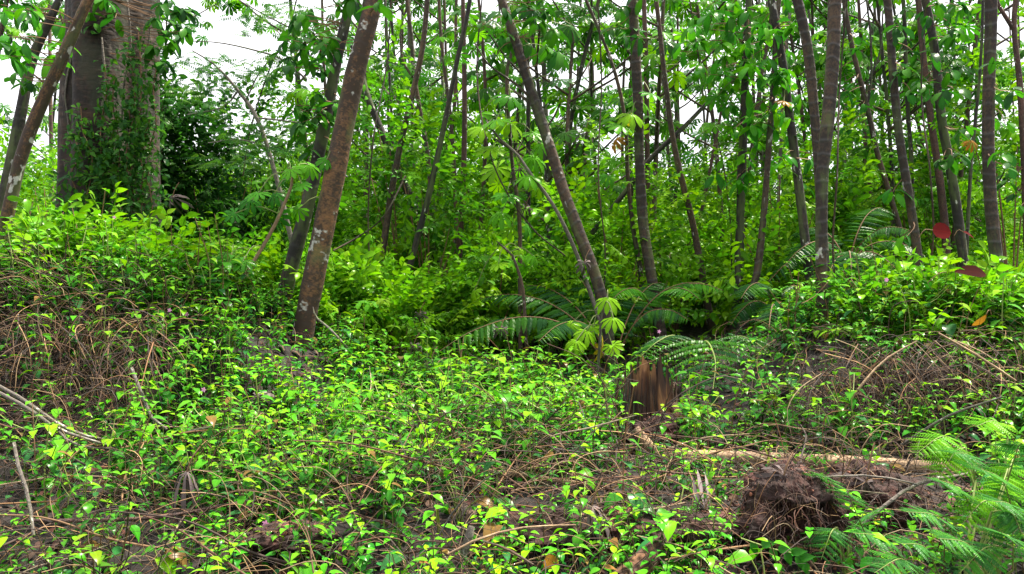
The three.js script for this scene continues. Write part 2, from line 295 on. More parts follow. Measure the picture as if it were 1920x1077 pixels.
function leafPart(parent, o, geo, mat, pos, dir, up, s, name = 'leaf') { return part(name, geo, mat, parent, rel(basis(pos, dir, up, s), o)); }
function nearestOn(pts, q, below = 0.25) { let best = pts[0], bd = 1e9; for (let i = 0; i + 1 < pts.length; i++) for (let k = 0; k <= 8; k++) { const p = pts[i].clone().lerp(pts[i + 1], k / 8), e = p.clone().add(V(0, below, 0)).distanceTo(q); if (e < bd) { bd = e; best = p; } } return best; }
function tree(name, label, mat, path, d, { extra = 2.2, rough = 0.12, sides = 12, group, category = 'tree', top = true } = {}) {
  const { pts, rad, foot } = trunkPath(path, d, extra), o = foot, t = thing(name, label, category, o, group);
  const T = part('trunk', tube(pts.map(p => p.clone().sub(o)), radAt(pts, rad), sides, 0, rough, 0.42, trees.length * 3.7), mat, t);
  const crown = new THREE.Group(); crown.name = 'crown'; t.add(crown);
  const rec = { t, T, crown, o, pts, rad, d: -pts[Math.floor(pts.length / 2)].z }; trees.push(rec);
  if (top && extra > 1) whorl(rec, pts[pts.length - 1], 7, 0.3, 0.35, M.leaf.slice(1, 4));
  return rec;
}
// a whorl of hand-shaped leaves on stalks round a shoot tip
function whorl(rec, tip, n, size, reach, mats, up = 0.25) {
  const b = new MB(), a0 = R() * 6;
  for (let i = 0; i < n; i++) {
    const a = a0 + i * 2.4, el = up + rr(-0.35, 0.45), dir = V(Math.cos(a) * Math.cos(el), Math.sin(el), Math.sin(a) * Math.cos(el)), q = tip.clone().addScaledVector(dir, reach * rr(0.7, 1.2));
    b.add(tube([tip.clone().sub(rec.o), tip.clone().lerp(q, 0.5).add(V(0, 0.05, 0)).sub(rec.o), q.clone().sub(rec.o)], 0.004, 3, 4));
    leafPart(rec.crown, rec.o, pick(G.palm), pick(mats), q, V(dir.x, -0.5, dir.z), V(dir.x * 0.3, 1, dir.z * 0.3).add(rdir().multiplyScalar(0.25)), size * rr(0.75, 1.15) * 0.5);
  }
  part('leaf_stalk', b.geo(), M.petiole, rec.crown).userData.kind = 'stuff';
}
// hand-shaped leaves at given photograph spots, each on a stalk from the nearest point of the trunk
function palms(rec, spots, mats, size, dz = 0.3) {
  const b = new MB();
  for (const [x, y, k = 1] of spots) {
    const q = P(x, y, rec.d + rr(-dz, dz)), s = nearestOn(rec.pts, q, -0.15), out = q.clone().sub(s); out.y = 0; out.normalize();
    b.add(tube([s.clone().sub(rec.o), s.clone().lerp(q, 0.5).add(V(0, 0.06, 0)).sub(rec.o), q.clone().sub(rec.o)], 0.005, 3, 5));
    leafPart(rec.crown, rec.o, pick(G.palm), pick(mats), q, V(out.x + rr(-0.3, 0.3), -0.7, out.z + 0.5 + rr(-0.3, 0.3)), V(out.x * 0.2, 0.62, 0.7 + out.z * 0.2).add(rdir().multiplyScalar(0.3)), size * 0.5 * k * rr(0.85, 1.1));
  }
  part('leaf_stalk', b.geo(), M.petiole, rec.crown).userData.kind = 'stuff';
}
// simple drooping leaves on short twigs, spread through an ellipse of the photograph
function drapes(rec, cx, cy, rx, ry, n, len, mats, geo = G.broad, dz = 0.5, name = 'leaf') {
  const b = new MB();
  for (let i = 0; i < n;) {
    const a = R() * 6.283, k = Math.sqrt(R()), q = P(cx + Math.cos(a) * rx * k, cy + Math.sin(a) * ry * k, rec.d + rr(-dz, dz)), s = nearestOn(rec.pts, q, -0.1);
    b.add(tube([s.clone().sub(rec.o), s.clone().lerp(q, 0.5).add(rdir().multiplyScalar(0.04)).sub(rec.o), q.clone().sub(rec.o)], t => 0.006 - 0.003 * t, 3, 5));
    const m = 3 + Math.floor(R() * 4), a0 = R() * 6.283;
    for (let j = 0; j < m && i < n; j++, i++) { const aa = a0 + j * 6.283 / m, dir = V(Math.cos(aa), rr(-0.9, 0.15), Math.sin(aa)); leafPart(rec.crown, rec.o, pick(geo), pick(mats), q.clone().add(rdir().multiplyScalar(0.03)), dir, V(0, 1, 0).add(rdir().multiplyScalar(0.4)), len * rr(0.7, 1.2), name); }
  }
  part('twig', b.geo(), M.stemRed, rec.crown).userData.kind = 'stuff';
}
const limb = (rec, list, mat, name = 'branch') => { for (const [path, d] of list) { const dd = d || rec.d; part(name, tube(path.map(([x, y]) => P(x, y, dd).sub(rec.o)), radAt(path.map(([x, y]) => P(x, y, dd)), path.map(p => p[2] / 2 / F * dd)), 6, 0, 0.1), mat, rec.crown); } };

// --- the big old trunk
const big = (() => {
  const d = 8.6, o = onGround(192, 500, d), t = thing('giant_tree', 'massive old tree with wrinkled grey-brown bark draped in vines', 'tree', o);
  const sides = 72, segs = 90, p = [], uv = [], ix = [], yb = -0.3, yt = 6.2;
  for (let i = 0; i <= segs; i++) {
    const k = i / segs, y = yb + (yt - yb) * k, c = P(192 + 16 * clamp(k * 1.25, 0, 1), 0, d).x - o.x;
    for (let j = 0; j <= sides; j++) {
      const a = (j % sides) / sides * Math.PI * 2, fl = Math.pow(Math.max(0, 1 - k * 1.15), 2);
      let r = 0.455 + 0.17 * fl * (0.5 + 0.5 * Math.cos(a * 5 + 0.6)) + 0.05 * Math.cos(a * 3 + 1.3 + k) + (fbm(Math.cos(a) * 2 + 9, Math.sin(a) * 2 + 9, y * 0.8, 4) - 0.45) * 0.16;
      const groove = Math.exp(-Math.pow((((a - 1.95 - 0.25 * k + Math.PI * 3) % (Math.PI * 2)) - Math.PI) / 0.16, 2)); r -= 0.08 * groove * clamp(1.3 - k * 0.7, 0, 1);
      p.push(c + Math.cos(a) * r, y, Math.sin(a) * r); uv.push(j / sides * 3, y / 1.1);
    }
  }
  for (let i = 0; i < segs; i++) for (let j = 0; j < sides; j++) { const a = i * (sides + 1) + j, b = a + sides + 1; ix.push(a, b, a + 1, a + 1, b, b + 1); }
  part('trunk', raw(p, ix, uv), M.barkBig, t);
  const crown = new THREE.Group(); crown.name = 'crown'; t.add(crown);
  const rec = { t, crown, o, d: d - 0.6, pts: [P(195, 440, d - 0.5), P(200, 200, d - 0.5), P(212, 0, d - 0.5), P(215, -120, d - 0.5)] };
  // aerial roots clinging to the bark
  for (const [pth] of [[[[128, 430], [124, 330], [128, 240], [122, 170], [140, 80]]], [[[136, 420], [135, 300], [139, 200], [150, 100]]], [[[146, 440], [142, 340], [149, 260]]], [[[243, 140], [262, 110], [276, 90], [282, 30]]], [[[238, 0], [244, 90], [232, 160], [228, 230]]], [[[268, 240], [258, 300], [262, 420]]], [[[190, 70], [196, 160], [180, 260], [186, 400]]]])
    part('aerial_root', tube(pth.map(([x, y], i) => P(x, y, d - 0.47 - 0.02 * (i % 2) + Math.pow((x - 200) / 190, 2) * 0.9).sub(o)), 0.011, 5, 24, 0.3), M.barkGrey, t);
  // limbs above the frame, which carry the crown
  for (const [x, y, z, k] of [[-1.8, 8.0, 0.8, 0], [1.4, 8.4, 0.6, 1], [0.3, 8.8, -1.5, 2]]) part('branch', tube([V(0.1, 5.6, 0), V(0.1 + x * 0.4, 6.8, z * 0.4), V(x, y, z)], q => 0.3 - 0.2 * q, 9, 20, 0.15, 1, k), M.barkBig, crown);
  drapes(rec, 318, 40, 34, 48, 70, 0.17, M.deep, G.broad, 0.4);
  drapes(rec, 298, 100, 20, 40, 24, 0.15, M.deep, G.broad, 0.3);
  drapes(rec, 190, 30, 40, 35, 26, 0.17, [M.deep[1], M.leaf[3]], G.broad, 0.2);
  return rec;
})();
{ // climbing vine over the bark: stems and small leaves
  const d = 8.0, o = P(215, 450, d), t = thing('climbing_vine', 'small-leaved vine climbing the front of the massive old trunk', 'vine', o);
  const lists = []; 
  for (const [x0, y0, x1, y1] of [[170, 470, 160, 200], [200, 470, 195, 120], [225, 480, 215, 140], [250, 480, 250, 180], [268, 470, 275, 220], [185, 470, 215, 230], [240, 470, 205, 280], [262, 460, 268, 60], [280, 450, 284, 120], [235, 460, 244, 90], [150, 460, 138, 260]]) {
    const pts = []; for (let k = 0; k <= 6; k++) pts.push(P(x0 + (x1 - x0) * k / 6 + rr(-10, 10), y0 + (y1 - y0) * k / 6, d + rr(-0.06, 0.1)));
    part('stem', tube(pts.map(p => p.clone().sub(o)), 0.007, 4, 30, 0.2), M.stemRed, t);
    const c = new THREE.CatmullRomCurve3(pts);
    for (let i = 0; i < 300; i++) { const k = R(), q = c.getPoint(k).add(V(rr(-0.22, 0.22) * (1.2 - k), rr(-0.1, 0.1), rr(-0.12, 0.14))), dir = rdir(-0.35); lists.push([rel(basis(q, dir, V(0, 1, 0.5).add(rdir().multiplyScalar(0.5)), rr(0.05, 0.1)), o), vary(pick([[0.05, 0.19, 0.02], [0.04, 0.15, 0.03], [0.075, 0.24, 0.012]]))]); }
  }
  scatter('foliage', G.ovate[0], M.tint, lists, t, { kind: 'stuff' });
}
const B = M;
// --- trunks traced from the photograph: [x, y, width] from the foot up
const t2 = tree('leaning_tree', 'spotted trunk leaning to the right in front of the massive old tree', B.barkSpotted, [[8, 430, 27], [38, 300, 26], [75, 200, 25], [115, 112, 24], [165, 0, 21]], 6.2);
drapes(t2, 60, 60, 70, 60, 46, 0.15, M.leaf.slice(1, 4), G.broad, 0.6); drapes(t2, 110, 110, 60, 30, 16, 0.16, M.leaf.slice(1, 3), G.broad, 0.4); drapes(t2, 20, 120, 40, 50, 20, 0.13, M.deep, G.broad, 0.5);
const t3 = tree('mossy_tree', 'mossy dark trunk half hidden behind the spotted leaning trunk', B.barkDark, [[12, 345, 24], [40, 205, 22], [60, 110, 20], [92, 40, 17], [110, 0, 14]], 7.6);
drapes(t3, 40, 30, 60, 50, 30, 0.15, M.deep.concat(M.leaf[3]), G.broad, 0.6);
const t4 = tree('slender_tree', 'thin trunk cut by the upper-left corner of the picture', B.barkRed, [[-20, 240, 10], [0, 70, 9], [12, 0, 9]], 8.2); drapes(t4, 10, 20, 30, 40, 14, 0.14, M.deep, G.broad, 0.4);
const t5 = tree('lichen_spotted_tree', 'stout brown trunk with white lichen blotches leaning right', B.barkSpotted, [[562, 660, 44], [580, 560, 46], [603, 450, 46], [633, 300, 44], [663, 150, 42], [694, 30, 38], [701, 0, 37]], 6.6, { rough: 0.08, sides: 20 });
drapes(t5, 668, 60, 60, 90, 40, 0.16, M.deep, G.broad, 0.7); palms(t5, [[622, 372], [560, 392, 0.8], [612, 300, 0.7]], M.leaf.slice(1, 3), 0.3, 0.3);
const t6 = tree('mossy_tree', 'dark mossy trunk directly behind the lichen-blotched trunk', B.barkDark, [[512, 660, 34], [543, 510, 32], [574, 395, 30], [604, 255, 27], [630, 120, 24], [656, 0, 20]], 7.1, { rough: 0.16 });
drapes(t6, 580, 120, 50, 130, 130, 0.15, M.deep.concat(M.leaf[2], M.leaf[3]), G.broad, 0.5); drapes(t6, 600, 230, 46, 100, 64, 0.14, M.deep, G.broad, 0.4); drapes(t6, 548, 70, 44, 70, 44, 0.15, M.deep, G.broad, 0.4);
const t7 = tree('feathery_tree', 'slim grey tree with feathery leaves bending left into the open sky', B.barkGrey, [[545, 445, 11], [517, 331, 10], [481, 221, 9], [446, 170, 7], [400, 120, 4], [360, 95, 2.5]], 7.6, { extra: 0, top: false });
limb(t7, [[[[575, 150, 5], [530, 112, 4], [480, 95, 3.5], [410, 80, 2.5], [355, 77, 1.5]], 8], [[[481, 221, 4], [520, 225, 3], [575, 232, 1.5]]], [[[446, 170, 4], [420, 200, 3], [350, 215, 1.5]]], [[[560, 60, 3], [500, 30, 2.5], [430, -10, 2]]], [[[460, 190, 3], [490, 130, 2.5], [530, 90, 1.5]]], [[[500, 275, 3], [450, 262, 2.5], [390, 268, 1.5]]]], B.barkGrey);
{ const L = []; for (const [cx, cy, rx, ry, n] of [[375, 115, 50, 18, 26], [420, 150, 60, 20, 34], [350, 170, 40, 25, 24], [480, 125, 55, 18, 26], [530, 105, 40, 14, 14], [520, 20, 60, 18, 34], [460, 30, 30, 14, 10], [500, 60, 50, 10, 12], [540, 225, 35, 14, 18], [400, 205, 40, 14, 18], [460, 262, 50, 16, 26], [530, 270, 40, 20, 22], [430, 300, 60, 14, 30], [480, 240, 30, 12, 12]]) for (let i = 0; i < n * 1.7; i++) { const q = P(cx + rr(-rx, rx), cy + rr(-ry, ry), 7.8 + rr(-0.7, 0.7)), a = R() * 6.283; L.push([rel(basis(q, V(Math.cos(a), rr(-0.3, 0.05), Math.sin(a)), V(0, 1, 0).add(rdir().multiplyScalar(0.7)), rr(0.13, 0.22)), t7.o), vary(pick([[0.05, 0.17, 0.02], [0.08, 0.22, 0.015], [0.04, 0.13, 0.03]]))]); } scatter('foliage', G.feather, M.tint, L, t7.crown, { kind: 'stuff' }); }
const t8 = tree('sapling', 'brown-stemmed sapling with hand-shaped leaves left of the mossy trunk', B.barkTan, [[440, 545, 8], [500, 450, 8], [532, 385, 7], [550, 330, 6]], 6.5, { extra: 0.05, top: false, category: 'sapling' });
palms(t8, [[515, 363, 1.1], [484, 362], [520, 405], [545, 318], [580, 310], [530, 335, 0.8], [565, 345, 0.8], [440, 400, 0.9], [425, 480, 0.9], [455, 490, 1.1], [470, 375, 0.9]], M.leaf.slice(1, 4), 0.26, 0.35);
const t9 = tree('slender_tree', 'slim speckled trunk with a slight bend, first beyond the lichen-blotched trunk', B.barkBrown, [[710, 510, 15], [722, 440, 15], [740, 326, 14], [765, 210, 13], [790, 100, 12], [801, 0, 11]], 9);
const t10 = tree('dark_leaning_trunk', 'black bare trunk slanting down to the right behind the speckled one', B.barkDark, [[800, 440, 17], [785, 406, 17], [730, 281, 16], [685, 170, 14]], 9.6, { extra: 0.6, top: false });
const t11 = tree('slender_tree', 'slim dark trunk leaning right, crossing the speckled trunk low down', B.barkDark, [[750, 570, 14], [758, 537, 14], [805, 361, 13], [840, 200, 11], [860, 100, 10], [876, 30, 9]], 8.6); palms(t11, [[860, 100, 0.9], [880, 25, 0.8], [825, 70, 0.8], [845, 95], [825, 190, 0.7]], M.leaf.slice(1, 4), 0.34, 0.4);
const t12 = tree('slender_tree', 'thin trunk forking near the top, behind the slim dark leaning trunk', B.barkBrown, [[816, 490, 12], [815, 450, 12], [805, 320, 11], [795, 250, 10], [778, 150, 9], [770, 60, 9], [763, 0, 8]], 10.5); limb(t12, [[[[778, 150, 6], [758, 120, 5], [751, 60, 5], [765, 5, 4]]]], B.barkBrown);
const t13 = tree('slender_tree', 'thinnest straight trunk beside the pair of upright poles', B.barkBrown, [[856, 520, 9], [853, 350, 8], [845, 225, 8], [830, 100, 7], [823, 0, 7]], 10.2);
const t14 = tree('slender_tree', 'straight upright reddish pole trunk with pale spots', B.barkRed, [[856, 560, 13], [861, 476, 13], [868, 350, 12], [871, 225, 11], [868, 0, 9]], 9.4);
const t15 = tree('slender_tree', 'thin reddish trunk rising behind the slim dark leaning trunk', B.barkRed, [[795, 540, 11], [812, 420, 11], [830, 330, 10], [852, 200, 8], [856, 0, 6]], 11.2);
const t17 = tree('ringed_tree', 'ringed grey trunk leaning left, its foot among yellow-green leaves', B.barkRing, [[1146, 680, 26], [1138, 610, 25], [1121, 531, 25], [1086, 436, 25], [1061, 371, 24], [1031, 276, 23], [1001, 185, 22], [966, 75, 20], [940, 0, 18]], 7.3, { sides: 16 });
drapes(t17, 1010, 60, 60, 70, 44, 0.17, M.deep, G.broad, 0.6); drapes(t17, 920, 60, 40, 60, 22, 0.16, M.deep, G.broad, 0.5); palms(t17, [[1050, 150], [1068, 50, 1.1], [1040, 100], [1000, 20]], M.deep.concat(M.leaf[2]), 0.34);
limb(t17, [[[[1000, 190, 6], [970, 160, 5], [915, 120, 4], [890, 80, 3]]]], B.barkRing);
const t18 = tree('bare_leaning_stem', 'pale bare stem leaning against the foot of the ringed trunk', B.barkGrey, [[1100, 530, 9], [1081, 476, 9], [1041, 391, 8], [991, 321, 7], [970, 290, 6]], 7.6, { extra: 0.4, top: false, category: 'stem' });
const t19 = tree('dark_leaning_trunk', 'thin dead trunk slanting up to the right across the ringed poles', B.barkDark, [[1090, 462, 11], [1099, 451, 11], [1172, 361, 11], [1217, 301, 11], [1280, 241, 10], [1335, 185, 8]], 9.4, { extra: 0.5, top: false });
const t20 = tree('ringed_tree', 'upright dark ringed trunk at the centre-right with ferns at its foot', B.barkRing, [[1228, 560, 23], [1222, 521, 23], [1207, 426, 22], [1199, 301, 21], [1196, 175, 22], [1187, 0, 20]], 8.2, { sides: 16 });
drapes(t20, 1175, 30, 46, 60, 36, 0.16, M.deep.concat(M.leaf[3]), G.broad, 0.5); palms(t20, [[1185, 215, 1.1], [1165, 235], [1192, 245], [1200, 190], [1220, 175, 0.9], [1150, 300, 0.9], [1140, 330, 0.8]], M.leaf.slice(0, 3), 0.34); palms(t20, [[1155, 262, 0.95]], [M.orange], 0.34); palms(t20, [[1180, 225, 0.8]], [M.yellow], 0.3);
const t21 = tree('slender_tree', 'thin stem curving beside the upright dark ringed trunk', B.barkBrown, [[1203, 560, 11], [1202, 516, 11], [1187, 426, 10], [1177, 326, 9], [1172, 225, 8], [1157, 150, 8], [1137, 90, 7], [1099, 0, 7]], 8.7);
const t22 = tree('slender_tree', 'thin dark trunk leaning right into the white gap at the top', B.barkDark, [[1060, 470, 9], [1066, 300, 9], [1071, 225, 9], [1091, 125, 9], [1119, 15, 8]], 10.5);
const t23 = tree('slender_tree', 'speckled curved trunk between the dark ringed trunk and the tree fern', B.barkBrown, [[1340, 625, 20], [1330, 590, 18], [1318, 521, 16], [1295, 400, 14], [1277, 331, 13], [1262, 260, 12], [1249, 165, 11], [1234, 30, 10]], 8.8);
const t24 = tree('slender_tree', 'reddish trunk tucked close behind the upright dark ringed trunk', B.barkRed, [[1220, 500, 12], [1216, 380, 12], [1214, 300, 11], [1212, 150, 11], [1208, 20, 10]], 10.2);
const t25 = tree('umbrella_leaf_sapling', 'sapling hung with large lime hand-shaped leaves at the centre', B.barkBrown, [[975, 560, 9], [973, 400, 9], [962, 320, 8], [956, 250, 8], [951, 130, 7]], 7.9, { extra: 0.5, top: false, category: 'sapling' });
palms(t25, [[920, 278, 1.15], [932, 315, 1.2], [905, 240], [955, 230, 1.1], [930, 225, 1], [975, 318, 1.2], [1000, 295, 1.15], [1000, 250, 0.9], [957, 180, 1.1], [990, 330, 0.9], [940, 400, 1.1], [960, 425], [985, 420, 1.1], [950, 365, 0.9], [1010, 345, 0.9], [900, 215, 0.9], [1015, 270, 0.8], [935, 345, 0.8]], [M.leaf[0], M.leaf[1], M.leaf[1], M.leaf[2]], 0.36, 0.45); palms(t25, [[980, 405, 0.8], [948, 232, 0.8]], [M.leaf[0]], 0.34);
const t27 = tree('mossy_tree', 'dark gnarled trunk with leafy climbers right of the speckled curved trunk', B.barkDark, [[1378, 625, 26], [1385, 531, 20], [1390, 340, 18], [1395, 225, 17], [1399, 100, 16], [1404, 0, 14]], 8.4, { rough: 0.2 });
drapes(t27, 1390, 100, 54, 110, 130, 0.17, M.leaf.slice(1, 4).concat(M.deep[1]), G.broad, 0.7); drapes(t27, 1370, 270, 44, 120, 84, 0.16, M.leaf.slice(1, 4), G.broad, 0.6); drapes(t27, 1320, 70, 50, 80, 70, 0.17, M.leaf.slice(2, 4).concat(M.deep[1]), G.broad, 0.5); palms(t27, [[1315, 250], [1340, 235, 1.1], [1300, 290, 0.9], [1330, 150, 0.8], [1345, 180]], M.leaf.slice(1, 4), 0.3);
const t28 = tree('slender_tree', 'lighter ringed trunk curving at its base beside the gnarled dark one', B.barkRing, [[1392, 615, 22], [1405, 560, 18], [1418, 520, 16], [1430, 426, 14], [1440, 300, 13], [1450, 165, 12], [1456, 60, 11]], 8.0, { sides: 14 });
drapes(t28, 1440, 120, 44, 120, 90, 0.17, M.leaf.slice(1, 4), G.broad, 0.6); drapes(t28, 1425, 240, 34, 60, 30, 0.16, M.leaf.slice(1, 4), G.broad, 0.5);
const t29 = tree('mossy_tree', 'rough mossy trunk just left of the straight double trunk', B.barkDark, [[1520, 540, 20], [1513, 476, 20], [1495, 326, 19], [1480, 210, 18], [1465, 100, 17], [1447, 0, 16]], 7.8, { rough: 0.18 });
drapes(t29, 1470, 110, 36, 120, 60, 0.16, M.leaf.slice(1, 4).concat(M.deep[1]), G.broad, 0.5); palms(t29, [[1470, 190, 0.7]], [M.orange], 0.3); palms(t29, [[1478, 205, 0.7]], [M.yellow], 0.3); drapes(t29, 1490, 300, 40, 60, 24, 0.15, M.leaf.slice(2, 4), G.broad, 0.4);
const t30 = tree('ringed_tree', 'ringed trunk that crosses behind the straight front trunk on the right', B.barkRing, [[1548, 520, 20], [1541, 400, 20], [1533, 280, 20], [1526, 200, 20], [1516, 100, 21], [1495, 0, 21]], 7.0, { sides: 14 });
const t31 = tree('ringed_tree', 'straight dark front trunk rising from the right bank past the fern', B.barkRing, [[1546, 660, 24], [1541, 537, 24], [1541, 400, 25], [1542, 326, 26], [1551, 240, 27], [1561, 125, 28], [1566, 0, 28]], 6.3, { sides: 18, rough: 0.07 });
const t32 = tree('slender_tree', 'slim trunk bowing right between the straight front trunk and its neighbour', B.barkBrown, [[1700, 470, 11], [1661, 340, 11], [1646, 290, 11], [1626, 200, 10], [1601, 100, 10], [1583, 0, 9]], 9.2); limb(t32, [[[[1626, 200, 5], [1634, 150, 4], [1632, 60, 4], [1625, 0, 3]]], [[[1630, 150, 4], [1650, 100, 3], [1656, 20, 3]]]], B.barkDark);
drapes(t32, 1605, 180, 44, 120, 66, 0.15, M.deep.concat(M.leaf[3]), G.broad, 0.6); palms(t32, [[1620, 130, 1], [1600, 175], [1640, 240, 0.9], [1585, 260, 0.8]], M.leaf.slice(2, 4), 0.32);
const t33 = tree('ringed_tree', 'smooth reddish trunk right of the fern, leaning left', B.barkRing, [[1727, 560, 19], [1721, 476, 18], [1706, 376, 18], [1686, 250, 17], [1676, 150, 17], [1664, 0, 16]], 6.8, { sides: 16, rough: 0.07 });
drapes(t33, 1690, 400, 30, 60, 18, 0.14, M.leaf.slice(1, 4), G.broad, 0.4); drapes(t33, 1700, 120, 30, 100, 30, 0.14, M.deep, G.broad, 0.5);
const t34 = tree('mossy_tree', 'dark rough trunk leaning left behind the red leaf', B.barkDark, [[1806, 480, 20], [1799, 426, 20], [1782, 310, 19], [1766, 225, 18], [1754, 100, 17], [1736, 0, 16]], 7.4, { rough: 0.12 });
drapes(t34, 1770, 100, 56, 110, 100, 0.16, M.deep.concat(M.leaf[3]), G.broad, 0.6); drapes(t34, 1790, 260, 36, 70, 34, 0.15, M.deep.concat(M.leaf[2]), G.broad, 0.5); palms(t34, [[1822, 265, 0.8]], [M.orange], 0.26);
const t35 = tree('ringed_tree', 'straight brown ringed trunk nearest the right edge', B.barkRing, [[1872, 540, 26], [1869, 491, 25], [1862, 426, 25], [1854, 300, 24], [1854, 200, 24], [1859, 0, 24]], 6.3, { sides: 18, rough: 0.07 });
drapes(t35, 1880, 200, 26, 120, 26, 0.13, M.deep.concat(M.leaf[2]), G.broad, 0.5);
const t36 = tree('slender_tree', 'reddish trunk with a forked bough at the right edge', B.barkRed, [[1925, 420, 13], [1918, 250, 12], [1912, 150, 12], [1902, 50, 10], [1905, 0, 10]], 8.6); limb(t36, [[[[1904, 60, 8], [1885, 30, 7], [1872, 8, 6], [1866, -20, 5]]]], B.barkRed); drapes(t36, 1905, 330, 26, 70, 26, 0.13, M.deep, G.broad, 0.5);
const t37 = tree('slender_tree', 'thin wiry stem just left of the brown ringed trunk at the edge', B.barkDark, [[1815, 430, 7], [1822, 300, 7], [1837, 150, 6], [1844, 0, 6]], 8.2);
const t38 = tree('slender_tree', 'reddish spotted trunk behind the dark rough leaning trunk', B.barkRed, [[1775, 470, 16], [1771, 411, 16], [1761, 326, 15], [1746, 225, 14], [1731, 100, 13], [1722, 0, 12]], 9.5);
const t39 = tree('slender_tree', 'thin dark stem behind the smooth reddish trunk', B.barkDark, [[1712, 400, 8], [1709, 300, 8], [1701, 175, 8], [1694, 0, 8]], 10);
const t40 = tree('slender_tree', 'short reddish trunk seen through fern fronds', B.barkRed, [[1645, 470, 9], [1641, 416, 9], [1628, 330, 9], [1621, 240, 8]], 11, { extra: 3 });
const t41 = tree('slender_tree', 'thin stem leaning right above the curved base of the ringed trunk', B.barkBrown, [[1395, 420, 9], [1410, 280, 9], [1425, 165, 8], [1445, 40, 7]], 9.8);
const t43 = tree('slender_tree', 'thin rusty stem leaning right beside the speckled curved trunk', B.barkRed, [[1300, 470, 8], [1315, 400, 8], [1335, 300, 7], [1352, 210, 6]], 10.4, { extra: 3 });
const t44 = tree('slender_tree', 'thin pale stem in the gap left of the rough mossy trunk', B.barkGrey, [[1455, 500, 8], [1456, 466, 8], [1463, 300, 7], [1470, 150, 6]], 10.8, { extra: 3 });
const t45 = tree('leaning_sapling', 'thin bare stem slanting over the undergrowth right of the lichen-blotched trunk', B.barkGrey, [[672, 678, 5], [640, 640, 5], [605, 605, 5], [583, 590, 4]], 6.2, { extra: 0.1, top: false, category: 'stem' });
const t46 = tree('sapling', 'low sapling with drooping yellow-green hand-shaped leaves at the foot of the ringed leaning trunk', B.barkGrey, [[1120, 700, 6], [1125, 640, 6], [1128, 590, 5], [1132, 565, 4]], 6.7, { extra: 0.05, top: false, category: 'sapling' });
palms(t46, [[1070, 608, 1], [1100, 622], [1080, 640], [1112, 615, 0.8], [1140, 560], [1150, 597, 1]], [M.leaf[0]], 0.28, 0.2); palms(t46, [[1078, 652, 0.9], [1128, 652, 1.1], [1148, 648]], [M.yellow, M.leaf[0]], 0.26, 0.2);
const t47 = tree('sapling', 'sapling with lime leaves below the large hand-shaped ones at the centre', B.barkBrown, [[985, 620, 7], [980, 540, 7], [965, 490, 6], [955, 470, 5]], 7.4, { extra: 0.1, top: false, category: 'sapling' });
palms(t47, [[960, 490], [985, 500, 1.1], [935, 495], [1000, 480, 0.9], [975, 470, 0.8], [890, 545, 0.8]], [M.leaf[0], M.leaf[0], M.leaf[1]], 0.27, 0.3);

// thin lianas hanging between the trunks
for (const [label, pth, d] of [['thin liana curving across the sky gap above the feathery tree', [[560, -20], [540, 60], [505, 130], [470, 240], [455, 330]], 8.4], ['thin liana hanging just right of the lichen-blotched trunk', [[735, -20], [725, 120], [700, 260], [690, 420], [700, 560]], 8.0], ['thin liana looping left of the ringed leaning trunk', [[905, -20], [895, 150], [930, 320], [1000, 430], [1060, 480]], 7.8], ['thin liana hanging straight between the ringed trunks at the centre', [[1120, -20], [1128, 150], [1122, 330], [1135, 480], [1128, 600]], 7.9], ['thin liana slanting behind the gnarled dark trunk', [[1290, -20], [1320, 160], [1360, 330], [1372, 500], [1360, 600]], 8.9], ['thin liana twisting beside the straight front trunk', [[1590, -20], [1575, 160], [1570, 330], [1562, 470], [1575, 600]], 6.6], ['thin liana hanging left of the dark rough trunk', [[1740, -20], [1728, 170], [1745, 330], [1750, 450], [1738, 520]], 7.0], ['thin pale stem slanting low across the trunks at mid-height', [[640, 318], [700, 340], [745, 385], [790, 440], [800, 520]], 9.8], ['thin bare branch slanting right from the lichen-blotched trunk', [[625, 470], [670, 445], [720, 405], [760, 330]], 7.0]]) {
  const p3 = pth.map(([x, y], i) => P(x, y, d + 0.15 * Math.sin(i * 2.1))), o = p3[0].clone(), t = thing('liana', label, 'vine', o);
  part('stem', tube(p3.map(p => p.clone().sub(o)), 0.008, 5, 60, 0.25, 0.42, d * 10), M.barkBrown, t);
}

